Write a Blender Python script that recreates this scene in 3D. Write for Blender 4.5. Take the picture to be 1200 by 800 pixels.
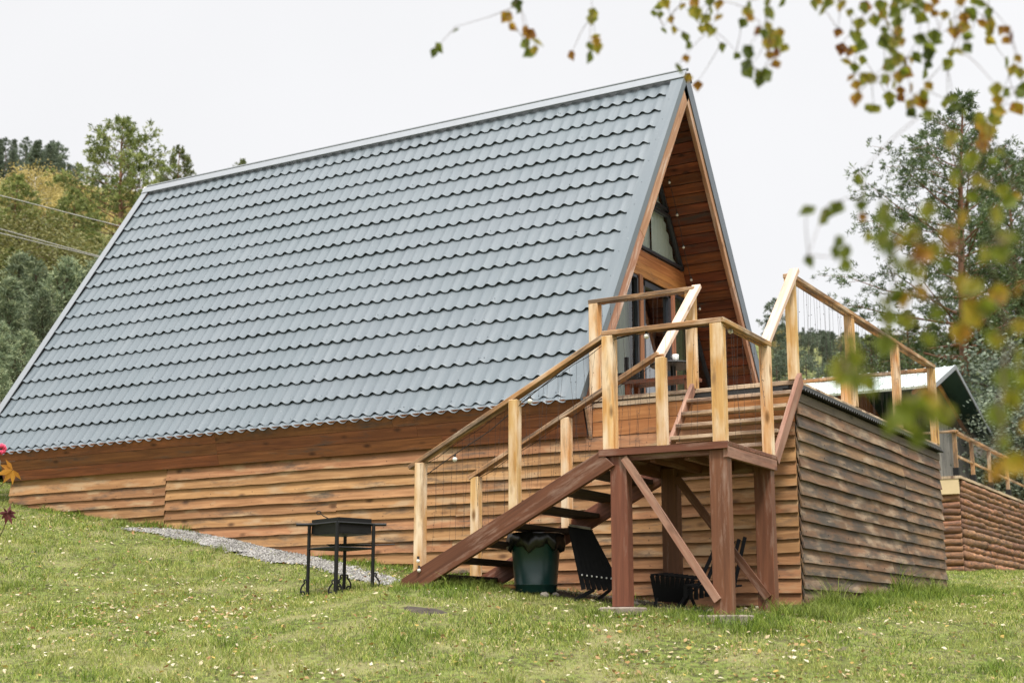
import bpy, math, random
import numpy as np
from mathutils import Matrix, Vector
rng = np.random.default_rng(7); random.seed(7)
for o in list(bpy.data.objects): bpy.data.objects.remove(o)
S = bpy.context.scene; COL = S.collection

# ---------------------------------------------------------------- camera
YAW, PITCH, FPX = -0.532, 0.2056, 1624.3
C0 = np.array([4.1215, -12.1041, -2.2483])
F = np.array([math.sin(YAW)*math.cos(PITCH), math.cos(YAW)*math.cos(PITCH), math.sin(PITCH)])
R = np.cross(F, [0, 0, 1]); R /= np.linalg.norm(R); U = np.cross(R, F)
cd = bpy.data.cameras.new('camera'); cam = bpy.data.objects.new('camera', cd); COL.objects.link(cam)
cam.matrix_world = Matrix(((R[0], U[0], -F[0], C0[0]), (R[1], U[1], -F[1], C0[1]), (R[2], U[2], -F[2], C0[2]), (0, 0, 0, 1)))
cd.sensor_width = 36; cd.lens = FPX/1200*36; cd.clip_end = 3000; cd.clip_start = 0.05
cd.dof.use_dof = True; cd.dof.focus_distance = 12.8; cd.dof.aperture_fstop = 2.6
S.camera = cam

# ---------------------------------------------------------------- light
SUN_EL, SUN_AZ = math.radians(60), math.radians(140)     # azimuth clockwise from +Y
sd = np.array([math.sin(SUN_AZ)*math.cos(SUN_EL), math.cos(SUN_AZ)*math.cos(SUN_EL), math.sin(SUN_EL)])
W = bpy.data.worlds.new('World'); S.world = W; W.use_nodes = True
wn, wl = W.node_tree.nodes, W.node_tree.links; wn.clear()
wo = wn.new('ShaderNodeOutputWorld'); bg = wn.new('ShaderNodeBackground')
sk = wn.new('ShaderNodeTexSky'); sk.sky_type = 'NISHITA'; sk.sun_disc = False
sk.sun_elevation = SUN_EL; sk.sun_rotation = SUN_AZ; sk.dust_density = 4
tc = wn.new('ShaderNodeTexCoord'); sp = wn.new('ShaderNodeSeparateXYZ'); wl.new(tc.outputs['Generated'], sp.inputs[0])
# overcast deck: bright towards the zenith as a real cloud layer is
mr = wn.new('ShaderNodeMapRange'); mr.inputs['From Min'].default_value = .44; mr.inputs['From Max'].default_value = 1.0
mr.inputs['To Min'].default_value = 6.3; mr.inputs['To Max'].default_value = 27.0
wl.new(sp.outputs['Z'], mr.inputs['Value'])
nz = wn.new('ShaderNodeTexNoise'); nz.inputs['Scale'].default_value = 1.6; nz.inputs['Detail'].default_value = 5
wl.new(tc.outputs['Generated'], nz.inputs['Vector'])
m2 = wn.new('ShaderNodeMapRange'); m2.inputs['From Min'].default_value = .3; m2.inputs['From Max'].default_value = .7
m2.inputs['To Min'].default_value = .95; m2.inputs['To Max'].default_value = 1.05; wl.new(nz.outputs['Fac'], m2.inputs['Value'])
mu = wn.new('ShaderNodeMath'); mu.operation = 'MULTIPLY'; wl.new(mr.outputs[0], mu.inputs[0]); wl.new(m2.outputs[0], mu.inputs[1])
cc = wn.new('ShaderNodeCombineColor'); 
for i, k in enumerate((.985, .985, 1.0)):
    q = wn.new('ShaderNodeMath'); q.operation = 'MULTIPLY'; q.inputs[1].default_value = k
    wl.new(mu.outputs[0], q.inputs[0]); wl.new(q.outputs[0], cc.inputs[i])
mx = wn.new('ShaderNodeMix'); mx.data_type = 'RGBA'; mx.inputs[0].default_value = .96
wl.new(sk.outputs[0], mx.inputs[6]); wl.new(cc.outputs[0], mx.inputs[7])
wl.new(mx.outputs[2], bg.inputs[0]); bg.inputs[1].default_value = .1
wl.new(bg.outputs[0], wo.inputs[0])
sl = bpy.data.lights.new('sun', 'SUN'); sl.energy = 2.8; sl.angle = math.radians(10); sl.color = (1, .95, .87)
so = bpy.data.objects.new('sun', sl); COL.objects.link(so)
so.rotation_euler = Vector(sd).to_track_quat('Z', 'Y').to_euler()
S.view_settings.view_transform = 'Standard'; S.view_settings.look = 'None'; S.view_settings.gamma = 1
S.view_settings.exposure = 0.6
S.render.engine = 'CYCLES'

# ---------------------------------------------------------------- maths
def at(x, y, D):
    d = F + R*(x-600)/FPX - U*(y-400)/FPX
    return C0 + d*D
def ray(x, y): return F + R*(x-600)/FPX - U*(y-400)/FPX
_cp = [(-12,0,-.45),(-10.48,0,-.66),(-9.86,0,-.76),(-7.74,0,-1.04),(-6.35,0,-1.32),(-4.25,0,-1.6),(-2.62,0,-1.85),(-2.05,0,-1.93),
 (0,0,-2.07),(0,5.24,-1.80),(-2.86,-1.88,-1.87),(0,-1.88,-2.19),(-.9,-1.88,-2.09),(-4,-1.95,-1.97),(-6.5,-1.6,-1.55),
 (1.5,-.3,-2.12),(3,3,-1.95),(-8.5,-1.6,-1.2),(-11,-2.5,-.95),(-14,-1,-.45),(-13.5,-3.5,-1.0),
 (-.6,-4.2,-2.6),(-3.5,-5.8,-2.6),(2.3,-2.6,-2.58),(-7,-5,-2.15),(-10,-6.5,-1.9),(4.5,-1,-2.45),(5,3,-2.1),(4.1,-12.1,-3.85),(-3,-11,-3.6),
 (10,-10,-4.2),(-14,-12,-3.2),(-.94,10.77,-1.32),(-1.35,17.6,-1.06),(4,10,-1.6),(5,18,-1.4),(12,5,-2.5),
 (-15.4,5,.9),(-18,8,2.6),(-22,12,4.0),(-29,20,7.5),(-14,14,2.5),(-6,20,.8),(-8,31,2.2),(3,32,-.2),(12,30,-.5),(-24,0,1.6),
 (-40,40,15),(-10,60,7.5),(10,60,5),(30,50,2),(-70,55,26),(-112,84,45),(-90,110,43),(-39,132,24.5),(-25,140,23.5),(10,150,19),(60,140,14),(-60,120,31),
 (-60,0,8),(-130,20,34),(-140,-60,20),(60,0,-5),(120,60,2),(60,-60,-12),(-60,-60,-6),(0,-60,-12),(0,-200,-30),(200,-100,-25),(-200,-150,-5),
 (-300,200,30),(0,400,15),(300,300,10),(-200,400,20),(-400,-200,10),(400,0,-5)]
CP = np.array(_cp, float)
def _ph(a, b): return np.sqrt(((a[:, None, :2]-b[None, :, :2])**2).sum(-1) + 1.2**2)
_A = np.zeros((len(CP)+3,)*2); _A[:-3, :-3] = _ph(CP, CP) - np.eye(len(CP))*.02
_A[:-3, -3] = 1; _A[:-3, -2:] = CP[:, :2]; _A[-3:, :-3] = _A[:-3, -3:].T
_w = np.linalg.solve(_A, np.r_[CP[:, 2], 0, 0, 0])
def G(P):
    P = np.atleast_2d(np.asarray(P, float)); out = np.empty(len(P))
    for i in range(0, len(P), 20000):
        q = P[i:i+20000]; out[i:i+20000] = _ph(q, CP) @ _w[:-3] + _w[-3] + q[:, :2] @ _w[-2:]
    return out
def g(x, y): return float(G([[x, y]])[0])
def bumps(P):
    x, y = P[:, 0], P[:, 1]
    return .018*np.sin(x*2.1+.7*y)*np.cos(y*1.7-.4*x) + .009*np.sin(x*5.3+1.1)*np.sin(y*4.9+x)
def onX(px, py, X): d = ray(px, py); return C0+d*(X-C0[0])/d[0]
def onY(px, py, Y): d = ray(px, py); return C0+d*(Y-C0[1])/d[1]
def gz(x, y): return g(x, y)+float(bumps(np.array([[x, y]]))[0])
def onground(px, py, t0=6, t1=60):
    d = ray(px, py); ts = np.linspace(t0, t1, 1200); Q = C0+d*ts[:, None]
    s = Q[:, 2]-G(Q[:, :2]); i = np.argmax(s < 0)
    return Q[i] if s.min() < 0 else Q[-1]

# ---------------------------------------------------------------- mesh helpers
class MB:
    def __init__(s): s.v = []; s.f = []; s.uv = []; s.r = []; s.mi = []
    def add(s, vs, fs, uvs=None, rnd=None, mi=0):
        b = len(s.v); s.v += [tuple(map(float, p)) for p in vs]
        rnd = random.random() if rnd is None else rnd
        for k, f in enumerate(fs):
            s.f.append(tuple(b+i for i in f)); s.r.append(rnd); s.mi.append(mi)
            s.uv += uvs[k] if uvs else [(vs[i][0], vs[i][2]) for i in f]
        return s
    def board(s, p0, p1, a, b, rnd=None, mi=0):
        """hexahedron from p0 to p1, full-width vectors a (wide) and b (thick), centred"""
        p0, p1, a, b = [np.asarray(q, float) for q in (p0, p1, a, b)]
        L = np.linalg.norm(p1-p0); wa, wb = np.linalg.norm(a), np.linalg.norm(b)
        vs = [p+(i*a+j*b)/2 for p in (p0, p1) for i, j in ((-1, -1), (1, -1), (1, 1), (-1, 1))]
        ou, ov = random.random()*40, random.random()*40
        fs, uvs = [], []
        pr = [0, wa, wa+wb, 2*wa+wb, 2*wa+2*wb]
        for k in range(4):
            k2 = (k+1) % 4; fs.append((k, k2, 4+k2, 4+k))
            uvs.append([(ou, ov+pr[k]), (ou, ov+pr[k+1]), (ou+L, ov+pr[k+1]), (ou+L, ov+pr[k])])
        for f in ((3, 2, 1, 0), (4, 5, 6, 7)):
            fs.append(f); uvs.append([(ou+x*.3, ov+y) for x, y in ((0, 0), (wa, 0), (wa, wb), (0, wb))])
        return s.add(vs, fs, uvs, rnd, mi)
    def box(s, x0, x1, y0, y1, z0, z1, rnd=None, mi=0):
        ex, ey, ez = x1-x0, y1-y0, z1-z0; m = ((x0+x1)/2, (y0+y1)/2, (z0+z1)/2)
        if ex >= ey and ex >= ez: return s.board((x0, m[1], m[2]), (x1, m[1], m[2]), (0, ey, 0), (0, 0, ez), rnd, mi)
        if ey >= ez: return s.board((m[0], y0, m[2]), (m[0], y1, m[2]), (0, 0, ez), (ex, 0, 0), rnd, mi)
        return s.board((m[0], m[1], z0), (m[0], m[1], z1), (ex, 0, 0), (0, ey, 0), rnd, mi)
    def tube(s, pts, r, n=8, rnd=None, cap=True, mi=0):
        pts = np.asarray(pts, float); r = np.broadcast_to(r, (len(pts),)); vs = []; t0 = None
        for i, p in enumerate(pts):
            t = pts[min(i+1, len(pts)-1)]-pts[max(i-1, 0)]; t = t/(np.linalg.norm(t)+1e-9)
            if t0 is None:
                a = np.cross(t, [0, 0, 1] if abs(t[2]) < .9 else [1, 0, 0])
            else: a = a-t*(a@t)
            a = a/np.linalg.norm(a); b = np.cross(t, a); t0 = t
            for k in range(n):
                q = 2*math.pi*k/n; vs.append(p+r[i]*(math.cos(q)*a+math.sin(q)*b))
        L = np.r_[0, np.cumsum(np.linalg.norm(np.diff(pts, axis=0), axis=1))]
        fs, uvs = [], []
        for i in range(len(pts)-1):
            for k in range(n):
                k2 = (k+1) % n; fs.append((i*n+k, i*n+k2, (i+1)*n+k2, (i+1)*n+k))
                c = 2*math.pi*max(r[i], 1e-4)/n
                uvs.append([(L[i], k*c), (L[i], (k+1)*c), (L[i+1], (k+1)*c), (L[i+1], k*c)])
        if cap:
            for f in (tuple(range(n-1, -1, -1)), tuple((len(pts)-1)*n+k for k in range(n))):
                fs.append(f); uvs.append([(vs[i][0], vs[i][1]) for i in f])
        return s.add(vs, fs, uvs, rnd, mi)
    def ball(s, c, rx, ry=None, rz=None, n=8, m=6, jit=0, mi=0):
        ry = ry or rx; rz = rz or rx; vs = []; c = np.asarray(c)
        for i in range(m+1):
            for k in range(n):
                a, b = math.pi*i/m, 2*math.pi*k/n; j = 1+random.uniform(-jit, jit)
                vs.append(c+np.array([rx*math.sin(a)*math.cos(b), ry*math.sin(a)*math.sin(b), rz*math.cos(a)])*j)
        fs = [(i*n+k, (i+1)*n+k, (i+1)*n+(k+1) % n, i*n+(k+1) % n) for i in range(m) for k in range(n)]
        return s.add(vs, fs, None, None, mi)
    def lathe(s, c, prof, n=32, jit=0):
        vs = [(c[0]+r*math.cos(2*math.pi*k/n)*(1+jit*math.sin(k*2.7)), c[1]+r*math.sin(2*math.pi*k/n)*(1+jit*math.sin(k*3.9)), c[2]+z) for r, z in prof for k in range(n)]
        fs = [(i*n+k, i*n+(k+1) % n, (i+1)*n+(k+1) % n, (i+1)*n+k) for i in range(len(prof)-1) for k in range(n)]
        return s.add(vs, fs)
    def build(s, name, mat, parent=None, smooth=False, bevel=0):
        me = bpy.data.meshes.new(name); me.from_pydata(s.v, [], s.f)
        ul = me.uv_layers.new(name='UVMap'); ul.data.foreach_set('uv', np.array(s.uv, 'f').ravel())
        at_ = me.attributes.new('rnd', 'FLOAT', 'FACE'); at_.data.foreach_set('value', np.array(s.r, 'f'))
        mats = mat if isinstance(mat, (list, tuple)) else [mat]
        for m in mats: me.materials.append(m)
        if len(mats) > 1: me.polygons.foreach_set('material_index', s.mi)
        if smooth: me.polygons.foreach_set('use_smooth', [True]*len(s.f))
        me.update(); return link(name, me, parent, bevel)
def link(name, me, parent=None, bevel=0):
    o = bpy.data.objects.new(name, me); COL.objects.link(o)
    if parent:
        o.parent = parent; o.matrix_parent_inverse = Matrix.Translation(-parent.location)
    if bevel:
        b = o.modifiers.new('b', 'BEVEL'); b.width = bevel; b.segments = 1; b.limit_method = 'ANGLE'
    return o
def npmesh(name, V, Fq, mat, parent=None, rnd=None, sizes=None):
    """V (n,3), Fq (m,k) faces; fast path"""
    me = bpy.data.meshes.new(name); V = np.asarray(V, 'f'); Fq = np.asarray(Fq, 'i')
    me.vertices.add(len(V)); me.vertices.foreach_set('co', V.ravel())
    me.loops.add(Fq.size); me.loops.foreach_set('vertex_index', Fq.ravel())
    me.polygons.add(len(Fq)); k = Fq.shape[1]
    me.polygons.foreach_set('loop_start', np.arange(0, Fq.size, k, dtype='i'))
    me.update(calc_edges=True)
    if rnd is not None:
        a = me.attributes.new('rnd', 'FLOAT', 'FACE'); a.data.foreach_set('value', np.asarray(rnd, 'f'))
    me.materials.append(mat)
    return link(name, me, parent)
def tag(o, label=None, cat=None, group=None, kind=None):
    if label: o['label'] = label
    if cat: o['category'] = cat
    if group: o['group'] = group
    if kind: o['kind'] = kind
    return o
def thing(name, loc, label, cat, group=None):
    o = bpy.data.objects.new(name, None); COL.objects.link(o); o.location = [float(v) for v in loc]; o.empty_display_size = .1
    return tag(o, label, cat, group)
def copy_tree(o, parent=None, cp=False):
    c = o.copy(); COL.objects.link(c)
    if parent: c.parent = parent
    for ch in o.children: copy_tree(ch, c)
    return c

# ---------------------------------------------------------------- materials
def mat_new(name):
    m = bpy.data.materials.new(name); m.use_nodes = True; n = m.node_tree.nodes; l = m.node_tree.links
    return m, n, l, n['Principled BSDF']
def N(n, t, **kw):
    x = n.new(t)
    for k, v in kw.items():
        if k in x.inputs: x.inputs[k].default_value = v
        else: setattr(x, k, v)
    return x
def ramp(n, l, src, stops):
    r = n.new('ShaderNodeValToRGB'); e = r.color_ramp.elements
    while len(e) < len(stops): e.new(.5)
    for i, (p, c) in enumerate(stops):
        e[i].position = p; e[i].color = (*c, 1) if len(c) == 3 else c
    l.new(src, r.inputs[0]); return r.outputs[0]
def mixc(n, l, f, a, b, mode='MIX'):
    x = n.new('ShaderNodeMix'); x.data_type = 'RGBA'; x.blend_type = mode
    for i, v in ((0, f), (6, a), (7, b)):
        if hasattr(v, 'links') or hasattr(v, 'is_linked'): l.new(v, x.inputs[i])
        else: x.inputs[i].default_value = v if i == 0 else (*v, 1)
    return x.outputs[2]
def wood(name, light, dark, stain=(.05, .045, .04), stain_amt=.2, var=.35, rough=.75, knots=True, bump=.25, edge=1.0, sscale=1.5, alt=None, altamt=0.0):
    m, n, l, b = mat_new(name)
    uv = n.new('ShaderNodeUVMap'); uv.uv_map = 'UVMap'
    rn = n.new('ShaderNodeAttribute'); rn.attribute_name = 'rnd'
    mp = N(n, 'ShaderNodeMapping'); mp.inputs['Scale'].default_value = (1.6, 26, 1); l.new(uv.outputs[0], mp.inputs[0])
    g1 = N(n, 'ShaderNodeTexNoise', Scale=1.0, Detail=6.0, Distortion=.8); l.new(mp.outputs[0], g1.inputs['Vector'])
    mp2 = N(n, 'ShaderNodeMapping'); mp2.inputs['Scale'].default_value = (.9, 3.5, 1); l.new(uv.outputs[0], mp2.inputs[0])
    g2 = N(n, 'ShaderNodeTexNoise', Scale=1.3, Detail=4.0); l.new(mp2.outputs[0], g2.inputs['Vector'])
    col = mixc(n, l, ramp(n, l, g1.outputs[0], [(.33, (0, 0, 0)), (.68, (1, 1, 1))]), dark, light)
    col = mixc(n, l, ramp(n, l, g2.outputs[0], [(.4, (0, 0, 0)), (.75, (.75,)*3)]), col, dark)
    hs = n.new('ShaderNodeHueSaturation'); mrr = N(n, 'ShaderNodeMapRange'); mrr.inputs['To Min'].default_value = 1-var; mrr.inputs['To Max'].default_value = 1+var
    l.new(rn.outputs['Fac'], mrr.inputs[0]); l.new(mrr.outputs[0], hs.inputs['Value']); l.new(col, hs.inputs['Color'])
    wh = N(n, 'ShaderNodeTexWhiteNoise', noise_dimensions='1D'); l.new(rn.outputs['Fac'], wh.inputs['W'])
    mh = N(n, 'ShaderNodeMapRange'); mh.inputs['To Min'].default_value = .496; mh.inputs['To Max'].default_value = .512
    l.new(wh.outputs['Value'], mh.inputs[0]); l.new(mh.outputs[0], hs.inputs['Hue'])
    col = hs.outputs[0]
    if alt:
        g4 = N(n, 'ShaderNodeTexNoise', Scale=2.2, Detail=5.0); l.new(mp2.outputs[0], g4.inputs['Vector'])
        col = mixc(n, l, ramp(n, l, g4.outputs[0], [(.56-.3*altamt, (0, 0, 0)), (.66, (1, 1, 1))]), col, alt)
    if knots:
        mk = N(n, 'ShaderNodeMapping'); mk.inputs['Scale'].default_value = (2.6, 6.5, 1); l.new(uv.outputs[0], mk.inputs[0])
        vo = N(n, 'ShaderNodeTexVoronoi', Scale=1.0); l.new(mk.outputs[0], vo.inputs['Vector'])
        col = mixc(n, l, ramp(n, l, vo.outputs['Distance'], [(.06, (.9,)*3), (.19, (0, 0, 0))]), col, tuple(c*.35 for c in dark))
    te = n.new('ShaderNodeTexCoord')
    g3 = N(n, 'ShaderNodeTexNoise', Scale=sscale, Detail=8.0, Roughness=.72); mp3 = N(n, 'ShaderNodeMapping'); mp3.inputs['Scale'].default_value = (.9, 4.2, 1); l.new(uv.outputs[0], mp3.inputs[0]); l.new(mp3.outputs[0], g3.inputs['Vector'])
    ad = n.new('ShaderNodeMath'); ad.operation = 'MULTIPLY_ADD'; ad.inputs[1].default_value = .35
    l.new(g1.outputs[0], ad.inputs[0]); l.new(g3.outputs[0], ad.inputs[2])
    t = .98-stain_amt*.38
    col = mixc(n, l, ramp(n, l, ad.outputs[0], [(t-.17, (0, 0, 0)), (t, (.9,)*3)]), col, stain)
    l.new(col, b.inputs['Base Color']); b.inputs['Roughness'].default_value = rough; b.inputs['Specular IOR Level'].default_value = .25
    bp = N(n, 'ShaderNodeBump', Strength=bump, Distance=.01); l.new(g1.outputs[0], bp.inputs['Height']); l.new(bp.outputs[0], b.inputs['Normal'])
    return m
def plain(name, col, rough=.6, metal=0., var=.12, scale=8., bump=0., col2=None, spec=.5):
    m, n, l, b = mat_new(name); te = n.new('ShaderNodeTexCoord')
    g1 = N(n, 'ShaderNodeTexNoise', Scale=scale, Detail=6.0); l.new(te.outputs['Object'], g1.inputs['Vector'])
    c2 = col2 or tuple(c*(1-2*var) for c in col)
    l.new(mixc(n, l, ramp(n, l, g1.outputs[0], [(.3, (0, 0, 0)), (.7, (1, 1, 1))]), c2, col), b.inputs['Base Color'])
    b.inputs['Roughness'].default_value = rough; b.inputs['Metallic'].default_value = metal; b.inputs['Specular IOR Level'].default_value = spec
    if bump:
        bp = N(n, 'ShaderNodeBump', Strength=bump, Distance=.02); l.new(g1.outputs[0], bp.inputs['Height']); l.new(bp.outputs[0], b.inputs['Normal'])
    return m
def leafm(name, stops, trans=.35, rough=.6, patch=0., pscale=.3):
    m, n, l, b = mat_new(name); rn = n.new('ShaderNodeAttribute'); rn.attribute_name = 'rnd'
    fac = rn.outputs['Fac']
    if patch:
        ge = n.new('ShaderNodeNewGeometry'); nn = N(n, 'ShaderNodeTexNoise', Scale=pscale, Detail=4.0); l.new(ge.outputs['Position'], nn.inputs['Vector'])
        a = n.new('ShaderNodeMath'); a.operation = 'MULTIPLY_ADD'; a.inputs[1].default_value = patch*2; l.new(nn.outputs[0], a.inputs[0])
        s2 = n.new('ShaderNodeMath'); s2.operation = 'MULTIPLY_ADD'; s2.inputs[1].default_value = 1-patch; s2.inputs[2].default_value = -patch*.5
        l.new(rn.outputs['Fac'], s2.inputs[0]); l.new(s2.outputs[0], a.inputs[2]); fac = a.outputs[0]
    c = ramp(n, l, fac, stops); oi = n.new('ShaderNodeObjectInfo'); hv = n.new('ShaderNodeHueSaturation'); mv = N(n, 'ShaderNodeMapRange'); mv.inputs['To Min'].default_value = .72; mv.inputs['To Max'].default_value = 1.3
    l.new(oi.outputs['Random'], mv.inputs[0]); l.new(mv.outputs[0], hv.inputs['Value']); l.new(c, hv.inputs['Color']); c = hv.outputs[0]; l.new(c, b.inputs['Base Color']); b.inputs['Roughness'].default_value = rough
    b.inputs['Specular IOR Level'].default_value = .3
    tr = n.new('ShaderNodeBsdfTranslucent'); l.new(c, tr.inputs[0]); ms = n.new('ShaderNodeMixShader'); ms.inputs[0].default_value = trans
    l.new(b.outputs[0], ms.inputs[1]); l.new(tr.outputs[0], ms.inputs[2]); l.new(ms.outputs[0], n['Material Output'].inputs[0])
    return m

M = {}
M['side'] = wood('lap siding wood', (.43, .225, .11), (.245, .115, .052), stain_amt=.3, var=.2, alt=(.38, .25, .14), altamt=.05)
M['front'] = wood('weathered lap siding', (.25, .14, .078), (.13, .07, .04), stain=(.05, .044, .038), stain_amt=.55, var=.25, sscale=1.3, alt=(.3, .22, .15), altamt=.25)
M['eave'] = wood('stained eave boards', (.23, .082, .03), (.12, .042, .017), stain_amt=.25, var=.15, rough=.6)
M['porch'] = wood('orange boards', (.50, .21, .085), (.30, .11, .04), stain_amt=.2, var=.2)
M['pine'] = wood('fresh pine posts', (.66, .43, .21), (.46, .22, .07), stain=(.20, .12, .07), stain_amt=.22, var=.13, alt=(.68, .54, .38), altamt=.35)
M['rail'] = wood('handrail pine', (.56, .33, .16), (.34, .17, .07), stain=(.10, .07, .05), stain_amt=.55, var=.18, alt=(.58, .45, .33), altamt=.3)
M['pale'] = wood('pale worn board', (.66, .52, .43), (.50, .34, .25), stain=(.25, .15, .11), stain_amt=.3, var=.1)
M['stain'] = wood('dark red stained timber', (.175, .066, .036), (.10, .038, .022), stain=(.26, .17, .13), stain_amt=.28, var=.12, rough=.55, knots=False)
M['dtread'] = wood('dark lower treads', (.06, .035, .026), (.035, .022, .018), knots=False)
M['stringer'] = wood('worn red stringer', (.38, .24, .175), (.25, .12, .08), stain=(.14, .07, .05), stain_amt=.4, var=.12)
M['tread'] = wood('worn stair treads', (.60, .48, .36), (.42, .29, .19), stain=(.12, .07, .05), stain_amt=.5, var=.15)
M['barge'] = wood('bargeboard wood', (.42, .235, .155), (.29, .145, .085), stain=(.5, .42, .36), stain_amt=.3, var=.12)
M['soffit'] = wood('red brown soffit lining', (.235, .07, .028), (.09, .026, .012), stain_amt=.35, var=.3, rough=.5)
M['gable'] = wood('orange gable boards', (.46, .19, .072), (.27, .095, .035), stain_amt=.2, var=.18, rough=.5)
M['trim'] = wood('trim wood', (.36, .16, .09), (.22, .09, .05), stain_amt=.2, var=.1)
M['grey'] = wood('grey weathered boards', (.30, .29, .26), (.17, .165, .15), stain=(.07, .07, .07), stain_amt=.4, var=.25)
M['greybrown'] = wood('grey brown boards', (.23, .18, .14), (.12, .09, .07), stain=(.05, .04, .04), stain_amt=.4, var=.3)
M['log'] = wood('slab wood', (.42, .21, .11), (.24, .11, .06), stain=(.075, .05, .04), stain_amt=.58, var=.4, sscale=3.5, bump=.8)
M['black'] = plain('black painted metal', (.009, .0095, .0095), .55, 0., .2, spec=.3)
M['blackwood'] = plain('black stained slats', (.005, .005, .0055), .7, 0, .2, 20, spec=.2)
M['rubber'] = plain('black corrugated sheet', (.02, .02, .02), .5)
M['conc'] = plain('concrete', (.33, .27, .22), .9, 0, .25, 14, .4)
M['stone'] = plain('stone', (.30, .26, .22), .9, 0, .3, 9, .5)
M['bin'] = plain('green plastic', (.006, .038, .033), .32, 0, .08, 3)
M['bag'] = plain('black bag film', (.012, .012, .012), .3, 0, .2, 9)
M['white'] = plain('white ceramic', (.8, .79, .76), .3)
M['gutter'] = plain('pale metal flashing', (.22, .235, .25), .4, .3, .04)
M['darkflash'] = plain('grey edge flashing', (.12, .14, .165), .4, .3, .06)
M['frame'] = plain('dark window frame', (.03, .035, .045), .35)
M['cord'] = plain('dark cord', (.03, .022, .02), .7)
M['interior'] = plain('room interior', (.12, .08, .055), .9)
M['soil'] = plain('bare soil', (.06, .045, .03), .95, 0, .3, 14, .6)
M['curtain'] = plain('white curtain', (.88, .87, .84), .9, 0, .03)
M['gcurtain'] = plain('green curtain', (.30, .33, .21), .9, 0, .06)
M['wire'] = plain('overhead cable', (.30, .29, .27), .7)
M['bark'] = plain('grey pine bark', (.14, .09, .065), .9, 0, .3, 6, .6)
M['rbark'] = plain('reddish pine bark', (.24, .115, .065), .85, 0, .25, 5, .6)
M['bbark'] = plain('birch bark', (.6, .57, .52), .8, 0, .3, 7)
M['twig'] = plain('twig bark', (.12, .075, .05), .8)
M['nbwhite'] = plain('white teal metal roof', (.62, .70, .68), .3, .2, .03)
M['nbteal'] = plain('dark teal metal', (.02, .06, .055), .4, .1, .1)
M['cream'] = plain('cream panel', (.62, .48, .28), .8, 0, .05)
M['pink'] = plain('pink petals', (.65, .05, .12), .6)
M['redleaf'] = leafm('maroon leaf', [(0, (.06, .015, .02)), (1, (.12, .03, .03))], .3)
M['orleaf'] = leafm('orange leaf', [(0, (.32, .13, .02)), (1, (.42, .2, .03))], .4)
def bulbm():
    m, n, l, b = mat_new('frosted bulb glass'); b.inputs['Base Color'].default_value = (.8, .78, .72, 1); b.inputs['Roughness'].default_value = .12
    b.inputs['Transmission Weight'].default_value = .25; return m
M['bulb'] = bulbm()
def glassm(name, tint=(.9, .95, .95), mixf=.22):
    m, n, l, b = mat_new(name); b.inputs['Base Color'].default_value = (.02, .025, .03, 1); b.inputs['Roughness'].default_value = .03
    gl = n.new('ShaderNodeBsdfGlossy'); gl.inputs['Roughness'].default_value = .02
    tr = n.new('ShaderNodeBsdfTransparent'); tr.inputs[0].default_value = (*tint, 1)
    fr = n.new('ShaderNodeFresnel'); fr.inputs[0].default_value = 1.55
    a = n.new('ShaderNodeMath'); a.operation = 'ADD'; a.inputs[1].default_value = mixf; a.use_clamp = True; l.new(fr.outputs[0], a.inputs[0])
    ms = n.new('ShaderNodeMixShader'); l.new(a.outputs[0], ms.inputs[0]); l.new(tr.outputs[0], ms.inputs[1]); l.new(gl.outputs[0], ms.inputs[2])
    l.new(ms.outputs[0], n['Material Output'].inputs[0]); return m
M['glass'] = glassm('window glass', mixf=.03); M['doorglass'] = glassm('door glass', (.55, .6, .6), .3)
def roofm():
    m, n, l, b = mat_new('grey blue tile sheet'); te = n.new('ShaderNodeTexCoord')
    n1 = N(n, 'ShaderNodeTexNoise', Scale=.5, Detail=4.0); l.new(te.outputs['Object'], n1.inputs['Vector'])
    mp = N(n, 'ShaderNodeMapping'); mp.inputs['Scale'].default_value = (14, .8, .8); l.new(te.outputs['Object'], mp.inputs[0])
    n2 = N(n, 'ShaderNodeTexNoise', Scale=1.0, Detail=5.0); l.new(mp.outputs[0], n2.inputs['Vector'])
    n3 = N(n, 'ShaderNodeTexNoise', Scale=60.0, Detail=2.0); l.new(te.outputs['Object'], n3.inputs['Vector'])
    c = mixc(n, l, n1.outputs[0], (.086, .114, .128), (.104, .122, .140))
    c = mixc(n, l, ramp(n, l, n2.outputs[0], [(.45, (0, 0, 0)), (.7, (.35,)*3)]), c, (.155, .175, .19))
    c = mixc(n, l, ramp(n, l, n3.outputs[0], [(.70, (0, 0, 0)), (.74, (.5,)*3)]), c, (.35, .36, .36))
    l.new(c, b.inputs['Base Color']); b.inputs['Roughness'].default_value = .42; b.inputs['Specular IOR Level'].default_value = .5
    return m
M['roof'] = roofm()

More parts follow.
